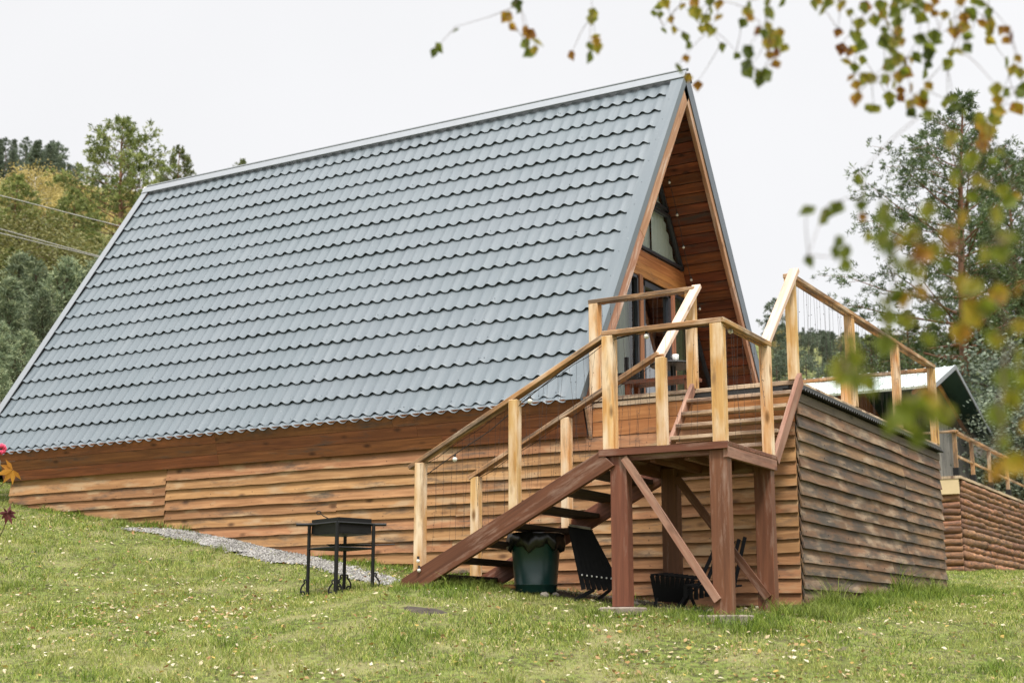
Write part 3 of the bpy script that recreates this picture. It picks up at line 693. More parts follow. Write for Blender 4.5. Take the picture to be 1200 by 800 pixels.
post('baluster_post', -.93, BY, LZ, .155, st, w=.085); post('baluster_post', .05, BY, LZ, .160, st, w=.085)
rail(st, (-.95, FY, .21), (.02, FY, .21), w=.1); rail(st, (.045, FY, .21), (.05, BY, .198), w=.095, over=.045)
# upper flight
for x in (-.985, .075):
    a = np.array([x, -.80, LZ-.03]); b = np.array([x, -.055, -.01]); d = (b-a)/np.linalg.norm(b-a); n_ = np.array([0, -d[2], d[1]])
    h = .10 if x > 0 else .075
    vs = []
    for t in (-.02, .02):
        for p in (a-n_*h*.6, b-n_*h*.6+d*.0, b+n_*h*.15+np.array([0, 0, .05]), b+n_*h*.62-d*.05, a+n_*h*.5): q = p.copy(); q[0] += t; vs.append(q)
    fs = [(4, 3, 2, 1, 0), (5, 6, 7, 8, 9)]+[(i, (i+1) % 5, (i+1) % 5+5, i+5) for i in range(5)]
    mb = MB(); mb.add(vs, fs, [[((vs[i]-a)@d, (vs[i]-a)@n_+x*7+vs[i][0]) for i in f] for f in fs]); mb.build('stringer', M['stringer'], st, bevel=.003)
for k in range(5):
    z = -.13*(k+1)-.01*(k > 0); y = -.17-.135*k; mb = MB(); mb.box(-.962, .052, y-.085, y+.085, z-.032, z); mb.build('tread', M['tread'], st, bevel=.003)
    if k < 4:
        mb = MB(); mb.box(-.962, .052, y+.06, y+.08, z-.13, z-.034); 
for xx, yz0, yz1 in ((-.945, (BY+.0, .17), (-.0, .975)), (.045, (BY+.02, .185), (-.02, 1.0))):
    rail(st, (xx, yz0[0], yz0[1]+.03), (xx, yz1[0], yz1[1]+.04), 'pale', w=.09, t=.045, over=.02)

# ================================================================ curtain light cords + globe bulbs
def cords(label, segs, step=.075, cross=True, group=None):
    t = thing('string_light_curtain', segs[0][0], label, 'string lights', 'cord light curtains on the railings'); mb = MB()
    for (a, b, drop) in segs:
        a, b = np.array(a, float), np.array(b, float); L = np.linalg.norm(b-a); n_ = int(L/step)
        mb.tube([a+(b-a)*i/12+np.array([0, 0, -.02*math.sin(i*1.3)**2]) for i in range(13)], .003, 4)
        for i in range(n_):
            u = (i+random.uniform(.1, .9))/n_; p = a+(b-a)*u; dd = drop(u) if callable(drop) else drop; dd *= random.choice((1, 1, .95, .8, .6))
            off = random.gauss(0, .05 if cross else .02)*np.array((b-a)/L); q = p+off-np.array([0, 0, dd])
            mid = (p+q)/2+np.array([random.gauss(0, .008), random.gauss(0, .008), 0])
            mb.tube([p, mid, q], .0014, 3)
            for s in range(3):
                c = p+(q-p)*random.random(); mb.ball(c, .0045, n=4, m=3)
    mb.build('cord', M['cord'], t); return t
cords('thin dark light cords hanging along the deck front and far side rail', [((.045, .0, .95), (.045, 5.2, .95), .95), ((-.05, 5.16, .9), (-2.3, 5.16, .9), .85)], .085, False)
cords('thin dark light cords hanging under the short deck rail by the roof edge', [((-2.0, -.045, .95), (-1.0, -.045, .95), .93)], .09)
cords('thin dark light cords hanging under the stair landing rails', [((-.93, FY-.03, .16), (.02, FY-.03, .16), .93), ((.07, FY, .15), (.08, BY, .15), .9)], .085)
cords('crossed thin cords strung under the near sloping handrail of the lower flight', [((-2.83, FY+.03, hz(-2.83)-.03), (-1.0, FY+.03, hz(-1.0)-.03), .85)], .07)
cords('crossed thin cords strung under the far sloping handrail of the lower flight', [((-2.88, BY+.03, hz(-2.88)-.03), (-1.0, BY+.03, hz(-1.0)-.03), .8)], .08)
# globe bulbs, each hanging on its own socket from the festoon cable
fl = thing('festoon_lights', (-.5, FY, .2), 'dark festoon cable with round white globe bulbs wound along stair handrails and the gable edge', 'string lights')
FB = FY-.02
globes = [onY(757.5, 394, FB), onX(856, 388, .05), onY(621, 470, FB), onY(533, 538, FB), onY(491, 668, FB-.07), onY(490, 657, FB-.07)]
cab_pts = [np.array((-2.95, FY-.06, -1.62)), np.array((-2.79, FY-.06, -1.4)), np.array((-2.84, FY-.07, -1.1)), onY(500, 556, FB), onY(533, 532, FB), onY(575, 504, FB), onY(621, 464, FB), onY(665, 429, FB), onY(705, 402, FB), onY(757.5, 387.5, FB), onY(810, 384, FB), onY(838, 381, FB), onX(856, 382, .05), onX(890, 398, .05)]
cab_pts = cab_pts[3:]
mb = MB(); mb.tube(cab_pts, .0045, 5); mb.build('cable', M['cord'], fl)
cp2 = [at(x, y, D) for x, y, D in ((783.5, 212, 15.3), (788, 230, 15.35), (793, 251, 15.45), (798, 272, 15.5), (801, 289, 15.55), (806, 312, 15.6), (810, 326, 15.65), (816, 350, 15.7), (821, 362, 15.8))]
def on_soffit(px, py, x=-2.62):
    d = ray(px, py); t = (x-C0[0])/d[0]; return C0+d*t
cp2 = [on_soffit(x, y) for x, y in ((784.5, 214), (790, 234), (793.5, 252), (798, 272), (801, 290), (806, 312), (810, 328), (820, 362))]
mb = MB(); mb.tube(cp2, .004, 5); mb.build('cable', M['cord'], fl)
for i, p in enumerate(globes+[cp2[0], cp2[2], cp2[4], cp2[6], cp2[7]]):
    r_ = .022 if i < 4 else .017
    mb = MB(); mb.ball(p, r_, n=14, m=10); b_ = mb.build('bulb', M['bulb'], fl, smooth=True)
    mb = MB(); mb.tube([p+np.array([0, 0, r_*.8]), p+np.array([0, 0, r_*.8+.028])], .011, 8); mb.build('socket', M['cord'], b_)

# ================================================================ barbecue
bc = at(398, 700, 12.8); bx, by = bc[0], bc[1]
bb = thing('barbecue', (bx, by, gz(bx, by)), 'black steel charcoal grill on tall scroll-footed legs standing on the lawn beside the gravel path', 'barbecue')
bz = at(398, 613, 12.8)[2]; rd = R[:2]/np.linalg.norm(R[:2]); fd = np.array([-rd[1], rd[0]])
def bp(u, v, z): q = np.array([bx, by])+rd*u+fd*v; return np.array([q[0], q[1], z])
th = math.radians(40); lu = np.array([math.cos(th), math.sin(th)]); wu = np.array([-math.sin(th), math.cos(th)])
HL, HW = .20, .238
cor = {}
for i, (a, b) in enumerate(((-1, -1), (1, -1), (1, 1), (-1, 1))):
    q = lu*a*HL+wu*b*HW; cor[i] = q
    p = bp(q[0], q[1], 0); zf = gz(p[0], p[1]); mb = MB(); mb.tube([(p[0], p[1], zf), (p[0], p[1], bz)], .0165 if i else .019, 8)
    lg = mb.build('leg', M['black'], bb)
    ou = q/np.linalg.norm(q); mb = MB()
    for sgn in ((1,) if i % 2 else (1, -1)):
        dirv = np.array([1. if q[0] > 0 else -1., 0]) if len(((1,) if i % 2 else (1, -1))) == 1 else np.array([float(sgn), 0])
        pts = []
        for t in np.linspace(0, 1, 22):
            a_ = math.radians(-80+300*t); r_ = .06*(1-.62*t); 
            pts.append(p+np.array([*(rd*dirv[0]*(.035+.035*math.sin(t*3.0)+(r_-.06)*0)), 0])*1.0)
        pts = []
        for t in np.linspace(0, 1, 26):      # C-scroll: foot curl, belly, upper curl
            if t < .25: a_ = -2.5*math.pi*(.25-t)/.25*.6; c_ = (.045, .022); r_ = .02; u_ = c_[0]+r_*math.cos(a_-1.2); z_ = c_[1]+r_*math.sin(a_-1.2)
            elif t < .8: s_ = (t-.25)/.55; u_ = .05+.026*math.sin(math.pi*s_)-.03*s_; z_ = .004+.125*s_
            else: s_ = (t-.8)/.2; a_ = -.4+s_*4.4; u_ = .022+.013*math.cos(a_)-.0; z_ = .135+.014*math.sin(a_)
            w_ = p+np.array([*(rd*dirv[0]*u_), 0]); w_[2] = zf+z_; pts.append(w_)
        mb.tube(pts, .0085, 5)
    mb.build('scroll_foot', M['black'], lg)
mb = MB()       # open sheet-metal fire box
def bq(a, b, z): q = lu*a+wu*b; return bp(q[0], q[1], z)
for (a0, b0, a1, b1) in ((-1, -1, 1, -1), (1, -1, 1, 1), (1, 1, -1, 1), (-1, 1, -1, -1)):
    p0, p1 = bq(a0*(HL-.02), b0*(HW-.01), bz-.02), bq(a1*(HL-.02), b1*(HW-.01), bz-.02); ow = (p1-p0); ow = np.array([ow[1], -ow[0], 0])/np.linalg.norm(ow)
    mb.board(p0, p1, (0, 0, .135), ow*.004)
mb.board(bq(-HL+.02, 0, bz-.095), bq(HL-.02, 0, bz-.095), (*(wu[0]*rd+wu[1]*fd)*(2*HW-.02), 0), (0, 0, .004))
mb.build('fire_box', M['black'], bb)
mb = MB()
for i in range(4):
    a, b = cor[i], cor[(i+1) % 4]; mb.tube([bp(*a, bz), bp(*b, bz)], .011, 6); 
mbs = MB()
for i in range(4):
    a, b = cor[i], cor[(i+1) % 4]; zs = at(398, 642, 12.8)[2]; mbs.tube([bp(*a, zs), bp(*b, zs)], .009, 6)
for k in range(7):
    t = -1+2*(k+.5)/7; mbs.tube([bq(t*HL, -HW, at(398, 642, 12.8)[2]), bq(t*HL, HW, at(398, 642, 12.8)[2])], .005, 5)
mb.build('top_frame', M['black'], bb); mbs.build('shelf', M['black'], bb)
for s_ in (-1, 1):
    mb = MB(); mb.tube([bp(s_*.27, 0, bz), bp(s_*.42, 0, bz)], .014, 8); mb.tube([bp(s_*.2, -.05, bz), bp(s_*.30, 0, bz)], .012, 6); mb.tube([bp(s_*.2, .05, bz), bp(s_*.30, 0, bz)], .012, 6); mb.build('carry_handle', M['black'], bb)
mb = MB(); mb.tube([bp(-.09, 0, bz+.04), bp(-.17, 0, bz+.08), bp(-.20, 0, bz+.105)], .005, 5)
c_ = bp(-.215, 0, bz+.11); mb.tube([c_+np.array([*(rd*.02*math.cos(a)), .016*math.sin(a)]) for a in np.linspace(0, 5.8, 14)], .005, 5)
mb.tube([bp(-.09, 0, bz+.04), bp(.08, .03, bz-.0)], .004, 5)
tag(mb.build('fire_poker', M['black']), 'thin black poker with a curled handle lying across the top of the grill', 'poker')
gzs = at(398, 642, 12.8)[2]+.011; mb = MB()
for k in range(9): mb.tube([bp(-.09+.045*k, -.1, gzs+.02), bp(-.09+.045*k, .1, gzs+.03)], .004, 4)
for v in (-.1, 0, .1): mb.tube([bp(-.12, v, gzs+.022), bp(.28, v, gzs+.022)], .005, 4)
mb.tube([bp(.28, 0, gzs+.022), bp(.50, 0, gzs+.03)], .006, 5)
tag(mb.build('grill_grate', M['black']), 'wire grill grate with a long handle lying on the lower shelf of the barbecue', 'grill grate')

# ================================================================ rubbish bin
bn = at(628, 695, 12.1); zb = min(bn[2], gz(bn[0], bn[1])+.05)
tb = thing('rubbish_bin', (bn[0], bn[1], zb), 'dark green plastic rubbish bin with black liner bag under the stair', 'bin')
mb = MB(); mb.lathe((bn[0], bn[1], zb), [(r_*1.12, z_*1.12) for r_, z_ in [(0, 0), (.155, 0), (.16, .01), (.165, .055), (.172, .06), (.172, .068), (.167, .072), (.195, .40), (.205, .41), (.205, .44), (.2, .44), (.18, .43), (.15, .05), (0, .05)]], 40); mb.build('bin_body', M['bin'], tb, smooth=True)
mb = MB(); pf = [(r_*1.1, z_*1.12) for r_, z_ in [(.16, .42), (.2, .465), (.225, .455), (.235, .40), (.222, .345), (.207, .34), (.198, .375)]]
nn_ = 48; vs = [(bn[0]+(r+.010*math.sin(k*1.9+i)+.006*math.sin(k*4.1))*math.cos(2*math.pi*k/nn_), bn[1]+(r+.010*math.sin(k*1.9+i))*math.sin(2*math.pi*k/nn_), zb+z-(.03*(math.sin(k*.7)+.6*math.sin(k*1.7)) if i > 2 else 0)) for i, (r, z) in enumerate(pf) for k in range(nn_)]
mb.add(vs, [(i*nn_+k, i*nn_+(k+1) % nn_, (i+1)*nn_+(k+1) % nn_, (i+1)*nn_+k) for i in range(len(pf)-1) for k in range(nn_)])
mb.ball((bn[0], bn[1], zb+.47), .19, .19, .05, 14, 8, .08); mb.build('liner_bag', M['bag'], tb, smooth=True)

# ================================================================ slatted garden chairs under the landing
def V3(*a): return np.array(a, float)
def slat_fan(mb, tops, bots, th=.016, w=.03):
    for a, b in zip(tops, bots):
        d = (b-a)/np.linalg.norm(b-a); s = np.cross(d, F); s /= np.linalg.norm(s); mb.board(a, b, s*w, np.cross(s, d)*th)
def lerp(a, b, n): return [a+(b-a)*i/(n-1) for i in range(n)]
ch = thing('slatted_chair', at(695, 706, 11.8), 'black fan-back slatted chair standing upright beside the green bin', 'chair', 'black slatted chairs under the landing')
mb = MB(); slat_fan(mb, lerp(at(668, 616, 12.0), at(690, 619, 12.1), 8), lerp(at(684, 690, 11.75), at(728, 692, 11.9), 8), w=.040)
mb.build('backrest', M['blackwood'], ch)
mb = MB(); mb.board(at(667, 615, 11.96), at(692, 619, 12.06), (0, 0, .018), F*.03); mb.build('top_rail', M['stone'], ch)
for p in lerp(at(682, 673, 11.75), at(722, 678, 11.88), 8): mb = MB(); mb.ball(p-F*.012, .0085, n=6, m=4); mb.build('bolt', M['white'], ch)
for a, b in ((at(697, 690, 11.8), at(666, 706, 11.65)), (at(716, 690, 11.9), at(691, 709, 11.7)), (at(689, 685, 11.85), at(690, 707, 11.95))):
    mb = MB(); mb.board(a, b, (0, 0, .03), F*.03); mb.build('leg', M['blackwood'], ch)
# folded low chair
ch = thing('slatted_chair', at(790, 712, 11.6), 'black slatted chair folded flat and low between the two left landing posts', 'chair', 'black slatted chairs under the landing')
mb = MB(); slat_fan(mb, lerp(at(764, 674, 11.6), at(812, 679, 11.75), 9), lerp(at(770, 704, 11.6), at(802, 706, 11.75), 9), w=.037); mb.build('seat', M['blackwood'], ch)
mb = MB()
for k in range(9):
    p = at(764+48*k/8, 673+5*k/8, 11.6+.15*k/8); mb.board(p, p+V3(.02, .26, .02), (.03, 0, 0), (0, 0, .016))
mb.build('backrest', M['blackwood'], ch)
for a, b in ((at(770, 700, 11.6), at(766, 716, 11.55)), (at(800, 700, 11.75), at(790, 716, 11.7)), (at(812, 690, 11.6), at(797, 716, 11.55))):
    mb = MB(); mb.board(a, b, (.03, 0, 0), F*.02); mb.build('leg', M['blackwood'], ch)
# open stick chair, half behind the front post
ch = thing('slatted_chair', at(835, 712, 11.6), 'black stick chair with tall fanned back leaning open behind the front landing post', 'chair', 'black slatted chairs under the landing')
mb = MB(); slat_fan(mb, lerp(at(838, 642, 12.0), at(873, 629, 12.1), 6), lerp(at(816, 690, 11.75), at(858, 696, 11.85), 6), w=.03); mb.build('backrest', M['blackwood'], ch)
mb = MB()
for k in range(9):
    p = at(803+50*k/8, 686+2*math.sin(k), 11.5+.15*k/8); mb.board(p, p+V3(.05, .16, .02), (.03, 0, 0), (0, 0, .016)); mb.board(p, p-V3(0, 0, .10), (.03, 0, 0), (0, .02, 0))
mb.build('seat', M['blackwood'], ch)
for a, b in ((at(812, 684, 11.6), at(792, 716, 11.5)), (at(806, 690, 11.6), at(818, 718, 11.5)), (at(845, 692, 11.7), at(850, 712, 11.6))):
    mb = MB(); mb.board(a, b, (.03, 0, 0), F*.02); mb.build('leg', M['blackwood'], ch)
# bits on the ground
def rock(px, py, r, label, name='stone', D=None, mat='stone'):
    p = onground(px, py); mb = MB(); mb.ball((p[0], p[1], p[2]+r*.3), r, r*.8, r*.6, 9, 6, .12); tag(mb.build(name, M[mat]), label, 'stone')
rock(642, 692, .04, 'reddish brick lump by the bottom right of the green bin', mat='conc'); rock(651, 698, .035, 'pale stone right of the brick lump near the bin')
rock(638, 699, .045, 'grey stone lying in front of the green bin'); rock(744, 709, .04, 'small stone at the foot of the left front landing post')
mb = MB(); a = onground(583, 690); mb.board(a+V3(0, 0, .02), a+V3(.22, .1, .03), (0, .07, .02), (0, 0, .018)); tag(mb.build('wood_scrap', M['porch']), 'reddish offcut of board lying in grass left of the green bin', 'board')

# ================================================================ on the deck
def stick(parent, pairs, w, mat, name):
    for a, b in pairs:
        mb = MB(); mb.board(a, b, (w, 0, 0), (0, w, 0)); mb.build(name, M[mat], parent)
pc = thing('patio_chair', (-2.2, .95, 0), 'dark slatted patio chair on the deck behind the landing handrail', 'chair')
mb = MB()
for k in range(7): mb.board((-2.38, .62+.0*k, .36+.06*k), (-2.38, 1.0, .36+.06*k), (0, 0, .035), (.02, 0, 0))
mb.build('backrest', M['blackwood'], pc)
mb = MB(); mb.box(-2.38, -2.0, .62, 1.02, .32, .36); mb.build('seat', M['blackwood'], pc)
stick(pc, [((x, y, 0), (x, y, .75 if x < -2.2 else .52)) for x in (-2.38, -2.0) for y in (.63, 1.0)], .035, 'blackwood', 'leg')
pt = thing('patio_table', (-1.75, 1.25, 0), 'small round dark metal table on the deck with a white cup', 'table')
mb = MB(); mb.lathe((-1.75, 1.25, 0), [(0, .50), (.24, .50), (.25, .51), (.24, .525), (0, .525)], 28); mb.build('table_top', M['black'], pt)
mb = MB(); mb.lathe((-1.75, 1.25, 0), [(.15, 0), (.15, .02), (.03, .04), (.03, .5)], 16); mb.build('pedestal', M['black'], pt)
mb = MB(); mb.lathe((-1.7, 1.2, .526), [(0, 0), (.03, 0), (.037, .09), (.033, .09), (.028, .01), (0, .01)], 18); tag(mb.build('cup', M['white'], smooth=True), 'white cup standing on the small dark deck table', 'cup')
be = thing('bench', (-1.5, .5, 0), 'low dark brown wooden bench on the deck near the stair head', 'bench')
mb = MB()
for k in range(3): mb.box(-1.95, -1.2, .42+.1*k, .51+.1*k, .2, .235)
mb.build('seat', M['soffit'], be); stick(be, [((x, y, 0), (x, y, .2)) for x in (-1.9, -1.25) for y in (.46, .66)], .05, 'soffit', 'leg')

# ================================================================ neighbouring cabin
nbx = -.95; ng = -1.35
nbc = thing('neighbour_cabin', (-3, 13, ng), 'smaller cabin with pale teal metal roof and dark underside behind the deck at the right', 'cabin')
def _onX(px, py, X): d = ray(px, py); t = (X-C0[0])/d[0]; return C0+d*t
NXR = -2.3
pk = onX(1119, 430, NXR); lo = onX(1163, 512, NXR); le = onX(1095, 452, NXR); NL = 11.5
# roof: peak pk, right slope down to lo, left slope symmetric-ish
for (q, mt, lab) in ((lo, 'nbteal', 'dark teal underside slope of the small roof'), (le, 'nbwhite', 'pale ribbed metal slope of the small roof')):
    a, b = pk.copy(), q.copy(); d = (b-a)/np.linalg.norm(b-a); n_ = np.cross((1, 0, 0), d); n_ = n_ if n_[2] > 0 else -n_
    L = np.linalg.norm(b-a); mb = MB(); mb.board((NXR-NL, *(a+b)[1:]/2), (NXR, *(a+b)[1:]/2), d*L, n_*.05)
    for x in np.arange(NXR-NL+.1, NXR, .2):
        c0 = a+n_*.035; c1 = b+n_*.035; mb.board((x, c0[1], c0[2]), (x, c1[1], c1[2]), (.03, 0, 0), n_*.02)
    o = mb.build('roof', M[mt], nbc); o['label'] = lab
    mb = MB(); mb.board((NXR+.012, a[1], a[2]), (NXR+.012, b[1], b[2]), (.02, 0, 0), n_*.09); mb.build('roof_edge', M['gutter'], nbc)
    mb = MB(); c0 = a-n_*.12; c1 = b-n_*.12-d*.1; mb.board((NXR-.45, c0[1], c0[2]), (NXR-.45, c1[1], c1[2]), (.05, 0, 0), n_*.08); mb.build('rafter', M['trim'], nbc)
nw = -4.4; yl_, yr_ = le[1]+.27, lo[1]-.02
mb = MB(); y = yl_
while y < yr_: mb.box(nw-.02, nw+.003*random.random(), y, min(y+.13, yr_), .1, lo[2]-.02); y += .135
mb.build('wall', M['grey'], nbc)
mb = MB(); ya_, yb_ = onX(1102, 545, -2.75)[1], onX(1157, 545, -2.75)[1]; y = ya_
while y < yb_: mb.box(-2.77, -2.745+.004*random.random(), y, min(y+.125, yb_), .16, lo[2]-.0); y += .13
mb.build('screen_wall', M['grey'], nbc)
print('NB', pk, lo, le, ya_, yb_)
mb = MB(); y = yl_+.4
while y < yr_-.02:
    t = (lo[1]-y-.06)/(lo[1]-pk[1]); zt = lo[2]-.03+max(0, t)*(pk[2]-lo[2]) if y > pk[1] else le[2]-.05+(y-le[1])/(pk[1]-le[1])*(pk[2]-le[2])
    mb.box(nw-.04, nw-.021, y, y+.12, lo[2]-.3, zt); y += .125
mb.build('gable_boards', M['trim'], nbc)
mb = MB(); x = nw-8
while x < nw: mb.box(x, x+.12, le[1]+.25, le[1]+.268, .1, le[2]-.06); x += .125
mb.build('side_boards', M['greybrown'], nbc)
mb = MB(); mb.box(nw-.01, nw+.04, le[1]+.8, le[1]+1.4, .15, 1.1); mb.build('door', M['frame'], nbc)
# slab-log base
def slablogs(mb, org, dx, out, L, z0, z1, hh, cuts):
    org, dx, out = V3(*org), V3(*dx), V3(*out); z = z0
    while z < z1:
        h = hh*random.uniform(.75, 1.25); ends = [0]+sorted(random.uniform(.15, .85)*L for _ in range(cuts))+[L]
        for a, b in zip(ends[:-1], ends[1:]):
            n_ = max(3, int((b-a)/.18)); pts = []; rr = []; tilt = random.uniform(-.03, .03)
            for i in range(n_+1):
                p = org+dx*(a+(b-a)*i/n_)+out*.01*random.random(); p[2] = z+h/2+tilt*(i/n_-.5)+random.uniform(-.008, .008); pts.append(p); rr.append(h*.54*random.uniform(.88, 1.12))
            mb.tube(pts, rr, 9)
        z += h*.92
mb = MB(); slablogs(mb, (nbx, 10.6, 0), (0, 1, 0), (1, 0, 0), 8.5, -1.55, .0, .115, 3); mb.build('log_base', M['log'], nbc, smooth=True)
mb = MB(); slablogs(mb, (-4.2, 10.55, 0), (1, 0, 0), (0, -1, 0), 3.25, -1.55, -.15, .11, 1); mb.build('log_base', M['log'], nbc, smooth=True)
mb = MB(); mb.box(-3.8, nbx+.02, 10.45, 10.5, -.12, .12); mb.build('fascia_panel', M['cream'], nbc)
mb = MB(); mb.box(-4, nbx+.06, 10.44, 19, .122, .165); mb.build('deck', M['tread'], nbc)
nr_ = thing('deck_railing', (nbx, 13, .16), 'brown railing with dark post shoes along the log-faced deck of the small cabin', 'railing')
for y in (10.55, 11.75, 13.1, 14.6, 16.4):
    post('post', nbx-.02, y, .16, .86, nr_, 'rail', .06)
    mb = MB(); mb.box(nbx-.065, nbx+.025, y-.045, y+.045, .166, .30); mb.build('post_shoe', M['black'], nr_)
for x in (-2.2, -3.4): post('post', x, 10.53, .16, .86, nr_, 'rail', .07)
rail(nr_, (nbx-.02, 10.5, .9), (nbx-.02, 16.6, .9), w=.09); rail(nr_, (-3.6, 10.53, .9), (nbx, 10.53, .9), w=.08, t=.03)
rail(nr_, (nbx-.02, 10.6, .52), (nbx-.02, 16.5, .52), w=.03, t=.04, name='mid_rail')

# log hut roof / wood stack at left edge
ws = at(2, 478, 24); mb = MB()
for k in range(9):
    z = ws[2]+.38-k*.11; mb.board((ws[0]-2.5, ws[1]+.9, z), (ws[0]+.35+.05*(k % 3), ws[1]+1.2-.05*k, z-.14), (0, .25, .05), (0, -.02, .085))
tag(mb.build('board_stack', M['grey']), 'stack of grey weathered boards at the left edge behind the rear eave', 'board stack')
lg_ = MB(); p = at(4, 540, 20.5)
for k in range(4): lg_.tube([p+V3(-1.2, .3*k, -.1+.0*k), p+V3(.45, .12+.3*k, .02+.12*(k % 2))], .16, 10)
tag(lg_.build('log_pile', M['grey'], smooth=True), 'pile of pale grey logs on the grass behind the cabin rear corner', 'logs')

# overhead cables
def cable(label, a, b, sag, r=.012, twist=False):
    a, b = np.array(a), np.array(b); mb = MB()
    for s_ in ((0, 1) if twist else (0,)):
        mb.tube([a+(b-a)*t+np.array([0, 0, -sag*4*t*(1-t)+(.09*math.sin(t*9)*s_+s_*.08)]) for t in np.linspace(0, 1, 40)], r, 5)
    tag(mb.build('overhead_cable', M['wire']), label, 'cable', 'overhead cables beyond the roof')
a, b = at(0, 215, 30), at(165, 256, 31); cable('upper thin overhead cable crossing the left pines', a-(b-a)*3, b+(b-a)*5, .3)
a, b = at(0, 259, 30), at(140, 292, 31); cable('lower doubled overhead cable crossing the left pines', a-(b-a)*3, b+(b-a)*5, .3, twist=True)

# ================================================================ trees
def diamonds(name, Cn, D, Lh, Wd, mat, parent=None, rnd=None, seed=0, cup=0):
    r = np.random.default_rng(seed); n = len(Cn); D = D/np.linalg.norm(D, axis=1, keepdims=True)
    s = np.cross(D, r.normal(size=(n, 3))); s /= np.linalg.norm(s, axis=1, keepdims=True)
    Lh = np.broadcast_to(Lh, (n,))[:, None]; Wd = np.broadcast_to(Wd, (n,))[:, None]
    V = np.stack([Cn, Cn+D*Lh*.5+s*Wd*.5, Cn+D*Lh, Cn+D*Lh*.5-s*Wd*.5], 1).reshape(-1, 3)
    Fq = np.arange(n)[:, None]*4+np.arange(4)
    return V, Fq, (r.random(n) if rnd is None else rnd)
def pine(seed, H, base, rad, nb, mat, sub=7, tufts=4, needles=9, up=.35, shape='scots', nl=.17, nw=.035, trunk_r=.16, red=True):
    r = np.random.default_rng(seed); mbt = MB()
    bend = r.normal(0, .25, 2); bend2 = r.normal(0, .12, 2)
    def tp_(t): return np.array([bend[0]*t*t+bend2[0]*math.sin(5*t), bend[1]*t*t+bend2[1]*math.sin(4*t), H*t])
    ts = np.linspace(0, .98, 18); mbt.tube([tp_(t) for t in ts], [trunk_r*(1-t)**.8+.012 for t in ts], 9, mi=0)
    # thin bark split: upper trunk reddish
    mbl = MB(); cs = []; ds = []; rn = []
    for i in range(nb):
        t = base+(1-base)*(i+r.random())/nb; t = min(t, .985); p = tp_(t); u = (t-base)/(1-base)
        if shape == 'scots': env = (math.sin(math.pi*min(1, u*.85+.16))**.8)*(1-.35*u)*r.uniform(.55, 1.15)
        elif shape == 'bush': env = (1-u)**.7*(.75+.35*r.random())*min(1, .55+u*2)
        else: env = (1-u)**.95*(.8+.3*r.random())
        Lb = rad*max(env, .08); az = i*2.4+r.normal(0, .4); ang = up*(.2+u)+r.normal(0, .12)
        if shape == 'spruce': ang = -.15+.4*u
        if shape == 'bush': ang = .45+.5*u
        d = np.array([math.cos(az)*math.cos(ang), math.sin(az)*math.cos(ang), math.sin(ang)]); curve = r.uniform(.05, .25)*Lb*(1 if shape != 'spruce' else -.6)
        P = lambda s: p+d*Lb*s+np.array([0, 0, curve*s*s])+np.array([.06*math.sin(7*s+i), .06*math.cos(6*s+i), 0])*Lb*.5
        mbl.tube([P(s) for s in (0, .3, .6, .9)], [max(.012, trunk_r*.28*(1-u*.6)*(1-s*.8)*min(1, Lb)) for s in (0, .3, .6, .9)], 4, cap=False)
        ns = max(3, int(sub*min(1.3, Lb/rad*1.6)))
        s0 = .12 if shape != 'scots' else .35
        for j in range(ns):
            s = s0+(1-s0)*(j+r.random())/ns; q = P(s); sa = az+r.choice((-1, 1))*r.uniform(.3, 1.3); sl_ = Lb*(.16+.3*(1-s))*r.uniform(.6, 1.2)+.12
            sdir = np.array([math.cos(sa), math.sin(sa), r.normal(.15, .22)]); e = q+sdir*sl_
            if Lb > .7 and j % 2 == 0: mbl.tube([q, (q+e)/2+V3(0, 0, .03), e], [.012, .009, .005], 3, cap=False)
            for k in range(tufts):
                c = q+(e-q)*(.35+.65*(k+r.random())/tufts)+r.normal(0, .05+.03*Lb, 3)*(.5 if shape == 'spruce' else 1)
                cr = r.random()
                dv = r.normal(0, 1, (needles, 3))+sdir*.9+np.array([0, 0, .55 if shape != 'spruce' else -.2])
                cs.append(np.repeat(c[None], needles, 0)+r.normal(0, .035, (needles, 3))); ds.append(dv); rn.append(np.clip(cr*.7+r.random(needles)*.3, 0, 1))
    cs, ds, rn = np.vstack(cs), np.vstack(ds), np.concatenate(rn)
    V, Fq, _ = diamonds('x', cs, ds, nl*r.uniform(.7, 1.3, len(cs)), nw*r.uniform(.7, 1.4, len(cs)), mat, seed=seed)
    root = bpy.data.objects.new('pine_tree', None); COL.objects.link(root)
    npmesh('crown', V, Fq, M[mat], root, rn).matrix_parent_inverse = Matrix.Identity(4)
    tr = mbt.build('trunk', M['rbark' if red else 'bark'], root, smooth=True); lm_ = mbl.build('limbs', M['rbark' if red else 'bark'], tr); 
    return root
